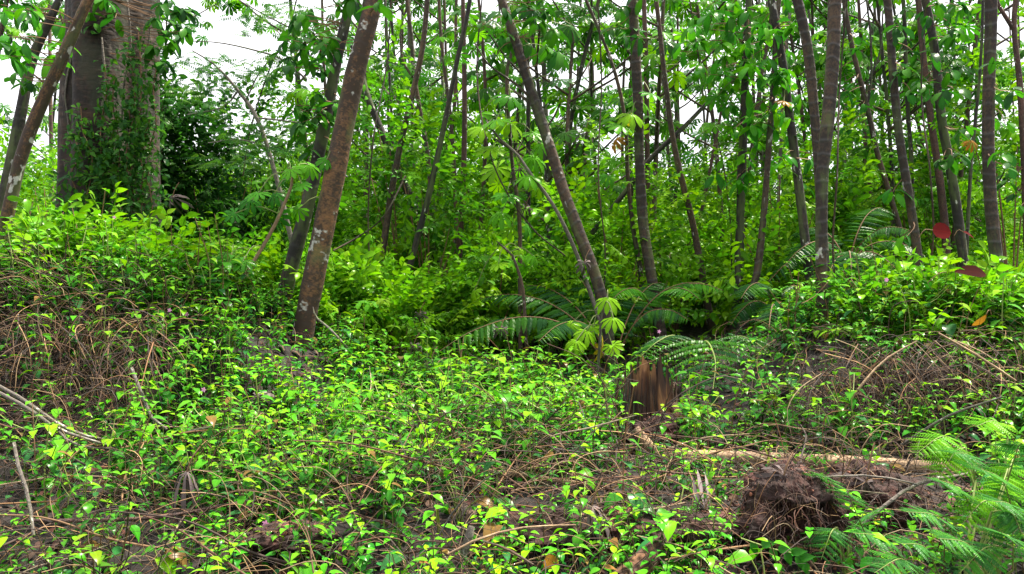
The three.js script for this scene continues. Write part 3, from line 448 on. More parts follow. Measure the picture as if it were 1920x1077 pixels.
// --- more slim trunks farther in: grouped by what stands before them
const gaps = [[640, 760, 'right of the lichen-blotched trunk'], [760, 935, 'beyond the cluster of slim upright poles'], [935, 1100, 'behind the large lime leaves'], [1100, 1260, 'beyond the dark ringed trunk'], [1260, 1400, 'behind the speckled curved trunk'], [1400, 1560, 'left of the straight front trunk'], [1560, 1720, 'behind the tree fern'], [1720, 1920, 'behind the dark rough trunk'], [560, 640, 'behind the lichen-blotched trunk'], [0, 330, 'behind the massive old tree']];
const palmTints = [[0.045, 0.21, 0.005], [0.08, 0.28, 0.004], [0.032, 0.15, 0.008], [0.035, 0.15, 0.02], [0.14, 0.38, 0.004]];
function farTree(px, d, lean, hTop, nW, label, group, i) {
  const base = onGround(px, 0, d), top = base.clone().add(V(lean * hTop, hTop, rr(-0.6, 0.6))), o = base.clone(); o.y -= 0.1;
  const t = thing('slender_tree', label, 'tree', o, group), r0 = rr(0.028, 0.05);
  const mid = base.clone().lerp(top, 0.5).add(V(rr(-0.25, 0.25), 0, rr(-0.2, 0.2)));
  const pts = [o, mid, top];
  part('trunk', tube(pts.map(p => p.clone().sub(o)), k => r0 * (1 - 0.5 * k), 8, 28, 0.1, 0.42, i), pick([B.barkBrown, B.barkRed, B.barkGrey, B.barkBrown, B.barkDark]), t);
  const crown = new THREE.Group(); crown.name = 'crown'; t.add(crown);
  const curve = new THREE.CatmullRomCurve3(pts), leaves = [], br = new MB();
  for (let w = 0; w < nW; w++) {
    const k = w === 0 ? 1 : rr(0.3, 0.98), s = curve.getPoint(k), a = R() * 6.283, len = w === 0 ? 0.05 : rr(0.4, 1.3), tip = s.clone().add(V(Math.cos(a) * len, len * 0.7, Math.sin(a) * len));
    if (w) part('branch', tube([s.clone().sub(o), s.clone().lerp(tip, 0.5).add(V(0, -0.05, 0)).sub(o), tip.clone().sub(o)], q => 0.018 - 0.008 * q, 5, 6), B.barkBrown, crown);
    const n = 7 + Math.floor(R() * 4), a0 = R() * 6;
    for (let j = 0; j < n; j++) {
      const aa = a0 + j * 2.4, el = rr(-0.25, 0.7), dir = V(Math.cos(aa) * Math.cos(el), Math.sin(el), Math.sin(aa) * Math.cos(el)), q = tip.clone().addScaledVector(dir, rr(0.25, 0.5));
      br.add(tube([tip.clone().sub(o), q.clone().sub(o)], 0.005, 3, 2));
      leaves.push([rel(basis(q, V(dir.x, rr(-0.9, -0.3), dir.z), V(dir.x * 0.3, 1, dir.z * 0.3).add(rdir().multiplyScalar(0.3)), rr(0.13, 0.22)), o), vary(pick(palmTints))]);
    }
  }
  part('leaf_stalk', br.geo(), M.petiole, crown).userData.kind = 'stuff';
  scatter('foliage', pick(G.palm), M.tint, leaves, crown, { kind: 'stuff' });
}
const nth = ['leftmost', 'second from left', 'third from left', 'fourth from left', 'fifth from left', 'sixth from left', 'seventh from left', 'eighth from left', 'ninth from left', 'tenth from left', 'eleventh from left', 'twelfth from left'];
let fi = 0; const farList = [];
for (let i = 0; i < 84; i++) {
  let px = 640 + 1280 * ((i * 0.618034) % 1); if (i > 74) px = i < 78 ? rr(575, 640) : rr(0, 290);
  const d = rr(10, 21), g = gaps.find(q => px >= q[0] && px < q[1]); if (!g) continue;
  farList.push({ px, d, g });
}
farList.sort((a, b) => a.px - b.px);
for (const f of farList) {
  const { px, d, g } = f, ord = nth[f.g.n = (f.g.n ?? -1) + 1] || 'last';
  const tone = d > 15 ? 'far slim tree with hand-shaped leaves' : 'slim tree with hand-shaped leaves';
  farTree(px, d, rr(-0.1, 0.1), 1 + d * rr(0.27, 0.5), 5 + Math.floor(R() * 4), `${d > 15 ? 'far ' : ''}slim tree ${g[2]}, ${ord}`, `slim trees ${g[2]}`, fi++);
}

// ---------------------------------------------------------------- shrubs of the middle distance and the wood behind
function sprig(n, leafLen, geo) { const b = new MB(); b.add(tube([V(0, 0, 0), V(0.02, 0.02, 0.2), V(0, -0.02, 0.4)], 0.003, 3, 3), null, [0.1, 0.1, 0.03]); for (let i = 0; i < n; i++) { const t = (i + 1) / n, a = i * 2.4; b.add(geo, basis(V(0.02 * Math.sin(t * 3), 0, t * 0.4), V(Math.cos(a), 0.3 * Math.sin(a) - 0.2, 0.6), V(0, 1, 0).add(rdir().multiplyScalar(0.35)), leafLen * rr(0.7, 1.15))); } return b.geo(); }
const sprigs = [sprig(10, 0.1, G.ovate[0]), sprig(12, 0.08, G.ovate[1]), sprig(9, 0.13, G.broad[0])], sprigFar = [sprig(12, 0.12, G.small), sprig(14, 0.1, G.small)];
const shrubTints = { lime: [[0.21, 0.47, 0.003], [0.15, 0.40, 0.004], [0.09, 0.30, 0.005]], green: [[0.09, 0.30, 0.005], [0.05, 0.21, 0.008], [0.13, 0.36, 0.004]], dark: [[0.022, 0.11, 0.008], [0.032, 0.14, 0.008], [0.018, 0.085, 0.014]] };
function shrub(px, d, w, h, n, tone, label, group, far) {
  const base = onGround(px, 0, d), o = base.clone(); o.y -= 0.05;
  const t = thing('shrub', label, 'shrub', o, group), L = [[], []], st = new MB(), lobes = [];
  const nl = 5 + Math.floor(R() * 4); for (let i = 0; i < nl; i++) { const a = R() * 6.283, k = Math.sqrt(R()) * 0.75; lobes.push([Math.cos(a) * w * 0.5 * k, h * rr(0.4, 0.85), Math.sin(a) * w * 0.4 * k, rr(0.24, 0.42)]); }
  for (const [x, y, z] of lobes) st.add(tube([V(0, 0, 0), V(x * 0.35, y * 0.5, z * 0.35), V(x, y, z)], q => 0.014 - 0.009 * q, 5, 8));
  for (let i = 0; i < n; i++) {
    const [x, y, z, r] = pick(lobes), dir = rdir(0.2), k = Math.pow(R(), 0.45), q = V(x + dir.x * r * w * k, Math.max(0.05, y + dir.y * r * h * 0.9 * k), z + dir.z * r * w * k * 0.8);
    L[i & 1].push([basis(q, dir.clone().add(rdir().multiplyScalar(0.7)), V(0, 1, 0).add(rdir().multiplyScalar(0.5)), rr(0.7, 1.25) * (far ? 1.3 : 1)), vary(pick(shrubTints[tone]), 0.3)]);
  }
  part('stem', st.geo(), M.stemRed, t);
  const set = far ? sprigFar : sprigs, k = Math.floor(R() * set.length);
  L.forEach((l, i) => scatter('foliage', set[(k + i) % set.length], M.tint, l, t, { kind: 'stuff' }));
  return t;
}
const bands = [[0, 120, 'left of the massive old tree'], [120, 300, 'at the foot of the massive old tree'], [300, 500, 'right of the massive old tree'], [500, 700, 'around the lichen-blotched trunk'], [700, 850, 'below the slim upright poles'], [850, 1040, 'below the large lime leaves'], [1040, 1240, 'around the ringed leaning trunk'], [1240, 1440, 'around the gnarled dark trunk'], [1440, 1640, 'around the straight front trunk'], [1640, 1921, 'behind the red leaf']];
const bandOf = px => bands.find(b => px < b[1]) || bands[9];
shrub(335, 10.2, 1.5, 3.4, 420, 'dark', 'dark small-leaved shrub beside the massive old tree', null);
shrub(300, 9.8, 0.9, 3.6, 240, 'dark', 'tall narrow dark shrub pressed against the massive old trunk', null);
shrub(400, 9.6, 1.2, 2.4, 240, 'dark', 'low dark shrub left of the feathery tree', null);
const shrubList = [];
for (let i = 0; i < 52; i++) { // near understorey
  const px = (i * 0.618034 % 1) * 1960 - 20, d = rr(8.2, 13), low = px > 640 && px < 1560;
  shrubList.push([px, d, rr(1.0, 1.7), rr(0.5, 1.9) * (low ? 0.85 : 1), 180, pick(['lime', 'lime', 'green']), 'bright leafy shrub', false]);
}
for (let i = 0; i < 48; i++) { // taller and farther back
  const px = (i * 0.618034 % 1) * 1960 - 20, d = rr(13, 22);
  shrubList.push([px, d, rr(1.8, 3), rr(1.6, 3.3), 240, 'lime', 'tall shrub farther back', true]);
}
for (const [px, d] of [[480, 7.8], [590, 8.0], [650, 7.6], [700, 8.2], [760, 7.8], [830, 8.4]]) shrubList.push([px, d, rr(0.8, 1.1), rr(0.5, 0.75), 130, 'lime', 'bright leafy shrub', false]);
for (const [px, d, h] of [[30, 6.3, 0.22], [95, 6.1, 0.34], [150, 6.4, 0.36], [215, 6.2, 0.36], [270, 6.5, 0.28], [60, 7.2, 0.3]]) shrubList.push([px, d, rr(0.6, 0.9), h, 80, 'lime', 'low bushy shrub on the left mound', false]);
for (const [px, d, h] of [[1670, 6.0, 0.14], [1720, 5.9, 0.24], [1780, 6.0, 0.28], [1840, 5.8, 0.28], [1900, 6.0, 0.3], [1830, 6.8, 0.3]]) shrubList.push([px, d, rr(0.5, 0.75), h, 70, 'lime', 'low bushy shrub on the right bank', false]);
for (let i = 0; i < 44; i++) { // airy saplings that fill the space under the crowns
  let px = (i * 0.618034 % 1) * 1500 + 430; if (i > 40) px = rr(0, 110);
  shrubList.push([px, rr(8.6, 15), rr(1.2, 2), rr(1.7, 3.6), 105, pick(['lime', 'lime', 'green']), 'tall airy sapling', false]);
}
shrubList.sort((a, b) => a[0] - b[0]);
const count = {};
for (const q of shrubList) { const b = bandOf(q[0]), low = q[6].includes(' on the '), where = low ? q[6] : `${q[6]} ${b[2]}`, k = count[where] = (count[where] ?? -1) + 1; shrub(q[0], q[1], q[2], q[3], q[4], q[5], `${where}, ${nth[k]}`, where.replace('shrub', 'shrubs'), q[7]); }
{ // the wood behind, one mass
  const L = [[], []];
  for (let i = 0; i < 20000; i++) { const d = rr(24, 46), x = rr(-0.8, 0.8) * d, h0 = H(x, -d), top = 1.6 + 3.2 * fbm(x * 0.28 + 9, d * 0.1, 3, 3), y = h0 + Math.pow(R(), 0.8) * top; L[i & 1].push([basis(V(x, y, -d), rdir(0.2), V(0, 1, 0).add(rdir().multiplyScalar(0.5)), rr(1.6, 3.2)), vary(pick(shrubTints.lime.concat(shrubTints.green)), 0.3)]); }
  const wood = mass('distant_wood', 'bright green wood closing the view behind the trees', 'foliage'); L.forEach((l, i) => scatter('foliage', sprigFar[i], M.tint, l, wood, { kind: 'stuff' }));
}

// ---------------------------------------------------------------- ferns
// frond: stalk through photograph points [x, y, depth]; each pinna a piece of its own
function frond(fern, o, pts, len, n, mat, k = 1, geo = G.pinna, tilt = 0.15) {
  const c = new THREE.CatmullRomCurve3(pts), f = part('frond', tube(pts.map(p => p.clone().sub(o)), t => (geo === G.pinna ? 0.009 : 0.0035) * (1 - 0.75 * t), 5, 20), geo === G.pinna ? M.stemRed : M.stem, fern);
  for (let i = 0; i < n; i++) for (const s of [-1, 1]) {
    if (R() < 0.05) continue; const t = 0.16 + 0.84 * (i + 0.5 + 0.1 * s + rr(-0.15, 0.15)) / n, p = c.getPoint(t), tan = c.getTangent(t), up = V(0, 1, 0.2), side = tan.clone().cross(up).normalize().multiplyScalar(s);
    const nrm = side.clone().cross(tan).multiplyScalar(-s).normalize(); if (nrm.y < 0) nrm.negate();
    const l = len * k * Math.pow(Math.sin(Math.PI * (0.1 + 0.86 * Math.pow(t, 1.15))), 0.75) * rr(0.8, 1.08);
    part('pinna', geo, pick(mat), f, rel(basis(p, side.add(tan.clone().multiplyScalar(0.35)).add(V(0, -tilt + rr(-0.16, 0.12), 0)), nrm.clone().add(rdir().multiplyScalar(0.12)), l), o));
  }
  return f;
}
function fern(name, label, at, ends, len, mats, n = 13, stem) {
  const t = thing(name, label, 'fern', at);
  if (stem) part('trunk', tube([V(0, H(at.x, at.z) - at.y - 0.05, 0), V(0.02, (H(at.x, at.z) - at.y) * 0.4, 0.02), V(0, 0.02, 0)], 0.05, 8, 12, 0.3), M.barkDark, t);
  for (const [x, y, d, rise, k = 1] of ends) { const e = P(x, y, d), m = at.clone().lerp(e, 0.5); m.y += rise; frond(t, at, [at.clone(), at.clone().lerp(m, 0.5).add(V(0, rise * 0.35, 0)), m, m.clone().lerp(e, 0.55).add(V(0, rise * 0.18, 0)), e], len, n, mats, k); }
  return t;
}
fern('tree_fern', 'tree fern with arching glossy fronds behind the straight front trunk', P(1590, 500, 8.0), [[1720, 440, 7.5, 0.22], [1735, 480, 7.8, 0.2], [1665, 395, 8.4, 0.25], [1700, 530, 7.1, 0.2], [1470, 500, 7.6, 0.25], [1440, 530, 7.9, 0.24], [1480, 450, 8.6, 0.26], [1600, 560, 6.9, 0.25], [1540, 560, 7.0, 0.2], [1640, 560, 7.2, 0.2]], 0.24, M.fern, 22, true);
fern('tree_fern', 'tree fern with one long frond arching left behind the clearing', P(1150, 690, 7.4), [[805, 672, 6.9, 0.42, 1.2], [900, 560, 8.0, 0.3], [985, 535, 8.3, 0.25], [1070, 505, 8.6, 0.2], [1352, 545, 7.5, 0.38, 0.9], [1290, 600, 7.0, 0.3], [1240, 530, 8.2, 0.25], [1010, 640, 6.6, 0.3]], 0.25, M.fern, 28);
{ // the fern by the stump: one frond bends towards the camera, its long pinnae arching to both sides
  const o = onGround(1330, 700, 6.6), t = thing('tree_fern', 'dark fern with long arching leaflets right behind the rotten stump', 'fern', o);
  for (const [pth, len, n] of [[[[1318, 660, 6.5], [1322, 640, 6.2], [1334, 652, 5.85], [1342, 684, 5.6], [1337, 730, 5.45]], 0.5, 7], [[[1345, 680, 6.5], [1380, 632, 6.4], [1420, 645, 6.2], [1460, 685, 6.0]], 0.24, 14], [[[1300, 680, 6.5], [1270, 632, 6.4], [1235, 640, 6.2], [1200, 670, 6.1]], 0.24, 14]]) {
    const pts = pth.map(q => P(...q)), c = new THREE.CatmullRomCurve3(pts), f = part('frond', tube(pts.map(p => p.clone().sub(o)), k => 0.008 * (1 - 0.6 * k), 5, 24), M.stem, t);
    for (let i = 0; i < n; i++) for (const sd of [-1, 1]) { const k = 0.3 + 0.68 * (i + 0.4 + 0.15 * sd) / n, p = c.getPoint(k), l = len * Math.sin(Math.PI * (0.3 + 0.55 * k)) * rr(0.85, 1.08); part('pinna', G.archPinna, pick(M.fern), f, rel(basis(p, V(sd, 0.28 - 0.5 * k + rr(-0.08, 0.08), 0.25 + rr(-0.1, 0.1)), V(0, 1, 0.35).add(rdir().multiplyScalar(0.1)), l), o)); }
    if (n === 7) part('pinna', G.archPinna, M.leaf[4], f, rel(basis(pts[4], V(0.02, -1, 0.4), V(0, 0.4, 1), 0.22), o));
  }
  part('stem', tube([V(0, -0.05, 0), V(0, 0.1, 0.03), P(1318, 660, 6.5).sub(o)], 0.016, 6, 10), M.stemRed, t);
}
fern('tree_fern', 'dark fern in the shade between the stump fern and the front trunk', P(1455, 600, 7.7), [[1390, 560, 7.2, 0.25], [1520, 570, 7.2, 0.25], [1440, 640, 6.9, 0.22], [1500, 630, 7.0, 0.22], [1370, 610, 7.5, 0.2]], 0.22, M.fern, 19);
fern('tree_fern', 'bright fern spray at the foot of the dark ringed trunk', P(1225, 585, 7.6), [[1355, 545, 7.3, 0.16], [1310, 560, 7.0, 0.16], [1150, 560, 7.3, 0.16]], 0.2, [M.leaf[1], M.leaf[2]], 16);
fern('small_fern', 'small fern peeping out left of the arching frond', P(850, 690, 6.6), [[815, 690, 6.2, 0.08], [880, 700, 6.2, 0.08], [835, 720, 6.1, 0.08]], 0.13, M.fern, 12);
// feathery saplings in the lower right corner
function feathery(label, at, ends, len, mats, geo, n) {
  const t = thing('feathery_sapling', label, 'sapling', onGround(...at)), o = t.position;
  for (const [x0, y0, x1, y1, d, k = 1] of ends) { const a = P(x0, y0, d + 0.06), e = P(x1, y1, d - 0.06), m = a.clone().lerp(e, 0.5).add(V(0, 0.05, 0.02)); frond(t, o, [o.clone(), o.clone().lerp(a, 0.6).add(V(0, 0.05, 0)), a, m, e].slice(2), len, n, mats, k, geo, 0.05); part('stem', tube([V(0, -0.05, 0), a.clone().sub(o).multiplyScalar(0.55).add(V(0, 0.03, 0)), a.clone().sub(o)], q => 0.008 - 0.004 * q, 5, 12), M.stem, t); }
}
feathery('blue-green feathery sapling filling the lower right corner', [1800, 1080, 2.9], [[1700, 1060, 1600, 1000, 2.9], [1720, 1070, 1640, 1075, 2.7], [1800, 1020, 1700, 960, 2.9], [1830, 980, 1760, 900, 3.0], [1880, 1030, 1800, 1075, 2.7], [1900, 960, 1840, 880, 2.9], [1890, 900, 1915, 830, 3.0], [1860, 960, 1920, 1010, 2.8], [1760, 1075, 1690, 1020, 2.75], [1850, 1075, 1760, 1010, 2.7], [1915, 1000, 1860, 940, 2.75], [1900, 1070, 1880, 1000, 2.65], [1830, 900, 1790, 850, 3.1]], 0.12, M.featherBlue, G.featherPinna, 13);
feathery('yellow-green feathery sapling at the right edge below the bank', [1870, 1060, 3.2], [[1890, 880, 1850, 1010, 3.1], [1900, 860, 1870, 960, 3.2], [1800, 830, 1720, 850, 3.3], [1810, 840, 1760, 900, 3.3], [1890, 820, 1830, 800, 3.3], [1870, 940, 1800, 990, 3.0]], 0.13, M.featherLime, G.broadPinna, 12);
feathery('small feathery sapling growing over the hollow in the red earth', [1590, 1060, 3.15], [[1560, 960, 1545, 890, 3.3], [1570, 990, 1540, 1050, 3.1], [1600, 980, 1580, 920, 3.2], [1590, 1020, 1640, 960, 3.1]], 0.11, M.featherBlue, G.featherPinna, 9);

// ---------------------------------------------------------------- stump, log, sticks
{
  const d = 5.25, o = P(1217, 835, d), t = thing('rotten_stump', 'rotten reddish-brown tree stump with a ragged splintered top', 'stump', o);
  const shell = (r0, r1, inner, sd) => { const S = 120, Nn = 26, p = [], uv = [], ix = []; for (let i = 0; i <= Nn; i++) for (let j = 0; j <= S; j++) { const a = (j % S) / S * 6.2832, k = i / Nn, top = 0.27 + 0.26 * fbm(Math.cos(a) * 2.2 + 3, Math.sin(a) * 2.2 + 3, sd, 3) + 0.18 * Math.pow(noise(Math.cos(a) * 8, Math.sin(a) * 8, sd), 2) + 0.2 * Math.pow(noise(Math.cos(a) * 15 + 3, Math.sin(a) * 15 + 3, sd), 3) - 0.24 * Math.max(0, Math.cos(a) - 0.15) - 0.14 * Math.max(0, -Math.cos(a) - 0.5) + 0.05, fl = Math.pow(1 - k, 2); let r = (r1 + (r0 - r1) * fl) * (1 + 0.6 * (fbm(Math.cos(a) * 3 + 7, Math.sin(a) * 3 + 7, k * 0.7 + sd, 3) - 0.45)) + 0.02 * (noise(Math.cos(a) * 14, Math.sin(a) * 14, k * 3) - 0.5); r *= 1 + 0.12 * (noise(Math.cos(a) * 7 + 9, Math.sin(a) * 7 + 9, sd + k * 0.4) - 0.5) - 0.3 * Math.exp(-Math.pow((a - 2.0) / 0.18, 2)); if (inner) r *= 0.72; p.push(Math.cos(a) * r + 0.03 * k, -0.12 + (top + 0.12) * k * (inner ? 0.97 : 1), Math.sin(a) * r); uv.push(j / S, k * 0.8); } for (let i = 0; i < Nn; i++) for (let j = 0; j < S; j++) { const a = i * (S + 1) + j, b = a + S + 1; ix.push(a, b, a + 1, a + 1, b, b + 1); } return raw(p, ix, uv); };
  part('shell', shell(0.25, 0.165, false, 3), M.rot, t); part('rotten_core', shell(0.2, 0.15, true, 3), M.soil, t);
  for (let i = 0; i < 34; i++) { const a = rr(-0.2, 3.4), r = 0.17 + rr(-0.02, 0.03), x = Math.cos(a) * r, z = Math.sin(a) * r, y = rr(0.05, 0.25); part('splinter', tube([V(x * 1.15, y, z * 1.15), V(x * 1.08, y + 0.12, z * 1.08), V(x, y + rr(0.2, 0.28), z)], q => (0.006 + 0.012 * hash(i, 3, 3)) * (1 - 0.8 * q), 5, 6, 0.4, 1, i), i % 3 ? M.rot : M.barkDark, t); }
  for (const [x, y, x2, y2] of [[1185, 800, 1150, 850], [1250, 790, 1285, 850], [1262, 760, 1275, 830]]) part('root', tube([P(x, y, d - 0.15).sub(o), P((x + x2) / 2 + 4, (y + y2) / 2 - 8, d - 0.24).sub(o), P(x2, y2 + 20, d - 0.3).sub(o)], q => 0.035 - 0.015 * q, 7, 10, 0.3), M.rot, t);
}
hump('soil_mound', P(1245, 825, 5.0), 0.22, 0.15, 0.18, -0.5, 'crumbly brown earth against the foot of the stump', 21);
const lain = (name, label, category, mat, pts, sides = 8, twigs = []) => { if (name === 'stick') pts = pts.map(([x, y, d, w]) => [x, y, d * 0.94, w]); const p3 = pts.map(([x, y, d]) => P(x, y, d)), o = p3[0].clone(), t = thing(name, label, category, o); part('stem', tube(p3.map(p => p.clone().sub(o)), radAt(p3, pts.map(([, , d, w]) => w / 2 / F * d)), sides, 0, 0.12), mat, t); for (const tw of twigs) { const q = tw.map(([x, y, d]) => P(x, y, d)); part('twig', tube(q.map(p => p.clone().sub(o)), radAt(q, tw.map(([, , d, w]) => w / 2 / F * d)), 5, 0, 0.1), mat, t); } return t; };
lain('fallen_log', 'long pale fallen trunk lying across the right side, crooked at its left end', 'log', B.barkTan, [[1192, 805, 4.6, 17], [1215, 834, 4.55, 20], [1240, 858, 4.5, 22], [1290, 857, 4.45, 25], [1420, 860, 4.4, 25], [1560, 866, 4.35, 25], [1700, 874, 4.3, 23], [1840, 884, 4.25, 20]], 14);
lain('stick', 'tan broken stick lying below the clearing', 'stick', B.barkTan, [[812, 866, 4.4, 9], [880, 880, 4.35, 10], [950, 888, 4.3, 10], [1050, 902, 4.25, 9], [1130, 914, 4.2, 8]], 8);
lain('stick', 'thin brown stick parallel to and above the tan broken stick', 'stick', B.barkRed, [[890, 850, 4.6, 4], [960, 854, 4.55, 4.5], [1030, 864, 4.5, 4], [1090, 868, 4.45, 3]], 6);
lain('stick', 'short reddish stick below the tan broken stick', 'stick', B.barkRed, [[790, 912, 4.1, 4], [840, 906, 4.1, 4], [900, 908, 4.05, 3]], 6);
lain('stick', 'slim stick rising from the tan broken stick to the right', 'stick', B.barkTan, [[920, 900, 4.2, 4], [985, 880, 4.25, 4], [1050, 868, 4.3, 3]], 6);
lain('stick', 'arching pale stick left of the stump', 'stick', B.barkTan, [[955, 806, 5.0, 5], [990, 789, 4.95, 6], [1040, 785, 4.9, 6], [1078, 797, 4.85, 5]], 7);
lain('stick', 'long reddish-brown stick lying in the lower left', 'stick', B.barkRed, [[55, 976, 3.6, 7], [150, 977, 3.6, 8], [250, 974, 3.6, 8], [330, 966, 3.65, 7], [440, 944, 3.75, 6], [560, 930, 3.85, 4]], 8);
lain('lichened_branch', 'upper of two whitish lichened branches slanting down from the left edge', 'branch', B.barkGrey, [[-30, 710, 4.25, 7], [40, 748, 4.2, 7], [100, 790, 4.15, 7], [150, 815, 4.12, 6], [205, 826, 4.1, 5]], 7);
lain('lichened_branch', 'lower of two whitish lichened branches slanting down from the left edge', 'branch', B.barkGrey, [[-30, 722, 4.15, 6], [50, 765, 4.1, 7], [105, 803, 4.05, 6], [200, 835, 4.0, 5]], 7, [[[105, 803, 4.05, 5], [118, 820, 4.02, 5], [150, 837, 4, 4], [215, 842, 4, 3]]]);
lain('lichened_branch', 'white-spotted twig on the left mound face', 'branch', B.barkGrey, [[246, 690, 4.4, 6], [262, 730, 4.35, 6], [285, 785, 4.3, 6], [312, 806, 4.3, 5]], 7);
lain('lichened_branch', 'crooked whitish root hanging down at the lower left edge', 'branch', B.barkGrey, [[25, 830, 3.4, 6], [35, 880, 3.35, 7], [52, 930, 3.3, 7], [62, 1005, 3.2, 6]], 7);
lain('branch', 'grey-brown branch slanting up across the lower right red earth', 'branch', B.barkGrey, [[1590, 1010, 3.2, 5], [1640, 965, 3.2, 7], [1690, 925, 3.25, 7], [1730, 905, 3.3, 7], [1800, 892, 3.35, 6], [1830, 884, 3.4, 4]], 8, [[[1720, 909, 3.28, 4], [1640, 893, 3.3, 4], [1520, 896, 3.3, 3]]]);
lain('stick', 'dark stick lying right of the crumpled dead leaf at the left', 'stick', B.barkDark, [[300, 830, 4.3, 6], [350, 812, 4.35, 7], [420, 796, 4.4, 6]], 7);
lain('stick', 'thin bent stem crossing the bottom centre seedlings', 'stick', B.barkTan, [[840, 1040, 3.1, 5], [900, 1010, 3.1, 5], [980, 990, 3.15, 4], [1080, 985, 3.2, 3]], 6);
lain('stick', 'dark thin stem curving up at the bottom centre', 'stick', B.barkDark, [[820, 1010, 3.2, 4], [850, 960, 3.25, 4], [900, 905, 3.3, 3], [950, 880, 3.35, 2.5]], 6);
lain('stick', 'long pale stem arching over the right bank', 'stick', B.barkTan, [[1560, 800, 4.9, 5], [1610, 730, 4.9, 5], [1660, 675, 4.95, 4], [1720, 640, 5.0, 3]], 6);
lain('stick', 'pale stem slanting down the right bank to the picture edge', 'stick', B.barkTan, [[1760, 625, 4.7, 4], [1830, 665, 4.65, 5], [1905, 715, 4.6, 5]], 6);
lain('stick', 'dark twig lying under the right bank', 'stick', B.barkDark, [[1690, 835, 4.6, 5], [1780, 780, 4.6, 5], [1880, 745, 4.6, 4]], 6);
lain('stick', 'brown stick by the bare soil at bottom centre', 'stick', B.barkBrown, [[1000, 1060, 3.05, 6], [950, 1030, 3.1, 6], [905, 1015, 3.1, 4]], 6);
lain('broken_stub', 'grey splintered wood stub standing among the bottom centre seedlings', 'stub', B.barkGrey, [[870, 1040, 3.1, 16], [878, 1010, 3.1, 18], [884, 988, 3.1, 12]], 9);
lain('rotten_log', 'blackish rotten log end at the bottom below the bare soil', 'log', M.rot, [[1160, 1095, 2.95, 50], [1200, 1062, 3.05, 46], [1235, 1030, 3.15, 40], [1255, 1005, 3.2, 14]], 22);
// dead leaves, hanging or fallen
const dead = (label, x, y, d, s, mat, dir = V(0.3, -1, 0.2), up = V(0, 0.2, 1), k = 0) => { const p = P(x, y, d), t = thing('dead_leaf', label, 'dead leaf', p); part('blade', G.palmDead[k], mat, t, basis(V(0, 0, 0), dir, up, s)); part('leaf_stalk', tube([V(0, 0, 0), V(0.02, s * 0.5, -0.01), V(0.05, s * 0.9, -0.03)], 0.004, 4, 5), M.stemRed, t); };
dead('grey withered leaf hanging right of the massive old trunk', 323, 370, 7.5, 0.16, M.deadLeaf);
dead('grey withered leaf hanging under the large lime leaves', 972, 318, 7.6, 0.15, M.deadLeaf);
dead('striped withered leaf hanging beside the ringed leaning trunk', 1096, 492, 7.0, 0.13, M.deadPale);
dead('withered leaf hanging from the arching fern frond', 938, 618, 6.8, 0.12, M.deadLeaf);
dead('pale withered leaf on the left end of the clearing', 808, 676, 6.3, 0.12, M.deadPale, V(0.2, -0.7, 0.6), V(0, 1, 0.5));
dead('withered leaf hanging below the slim upright poles', 786, 590, 7.5, 0.13, M.deadLeaf);
dead('withered leaf hanging in the shade left of the fern', 775, 650, 6.8, 0.13, M.deadLeaf, V(0, -1, 0.2), V(0, 0.2, 1), 1);
dead('dark withered leaf in the crown right of the ringed trunk', 1098, 250, 9, 0.2, M.deadLeaf);
dead('withered leaf beside the thin trunk at mid-height', 985, 390, 8, 0.14, M.deadLeaf, V(-0.2, -1, 0.1));
dead('crumpled purple-grey dead leaf lying on seedlings at the left', 350, 885, 3.6, 0.12, M.deadPale, V(-0.8, -0.1, 0.5), V(0.1, 1, 0.4));
dead('upright crumpled dead leaf on the bare soil', 1322, 955, 3.35, 0.085, M.deadPale, V(0.1, 0.8, 0.4), V(0, 0.2, 1), 1);
dead('rolled grey dead leaf draped over the red earth hump', 1470, 892, 3.3, 0.1, M.deadLeaf, V(-0.6, -0.8, 0.3));
dead('large rolled dead leaf hanging over the stalk-covered hump', 1625, 905, 3.5, 0.19, M.deadLeaf, V(0.2, -1, 0.4), V(0, 0.4, 1), 1);
dead('flat purple-grey dead leaf on the bare red soil', 1110, 948, 3.3, 0.12, M.deadPale, V(0.8, 0.05, 0.4), V(0, 1, 0.3));
dead('dead leaf caught in the seedlings left of the clearing', 480, 742, 4.9, 0.14, M.deadPale, V(0.2, -0.9, 0.4));
dead('dead leaf hanging among seedlings mid clearing', 742, 748, 5.2, 0.11, M.deadPale, V(-0.2, -1, 0.3));
// single coloured leaves
const oneLeaf = (name, label, geo, mat, x, y, d, s, dir, up) => { const p = P(x, y, d), t = thing(name, label, 'leaf', p); part('blade', geo, mat, t, basis(V(0, 0, 0), dir, up, s)); part('leaf_stalk', tube([V(0, 0, 0), dir.clone().multiplyScalar(-0.4 * s), dir.clone().multiplyScalar(-0.7 * s).add(V(0, -0.06, 0))], 0.003, 4, 5), M.stemRed, t); };
oneLeaf('red_leaf', 'round dark red leaf standing out on the right bank', G.round, M.crimson, 1750, 432, 5.7, 0.135, V(1, -0.1, 0.15), V(0.05, 0.35, 1));
oneLeaf('red_leaf', 'dull red leaf half hidden behind green leaves beside the round one', G.round, M.crimson, 1808, 436, 6.0, 0.1, V(1, -0.5, 0.1), V(0.3, 1.2, 0.6));
oneLeaf('red_leaf', 'long red-brown leaf near the foot of the edge trunk', G.broad[0], M.russet, 1790, 510, 5.7, 0.26, V(1, 0.1, 0.1), V(0, 0.7, 1));
oneLeaf('yellow_leaf', 'single yellow fallen leaf below the tan stick', G.round, M.yellow, 900, 922, 3.9, 0.04, V(0.5, 0.3, 0.5), V(0, 1, 1));
oneLeaf('yellow_leaf', 'yellow-orange fallen leaf at the bottom centre', G.round, M.orange, 1020, 1055, 3.0, 0.06, V(0.8, 0.2, 0.4), V(0, 1, 1));
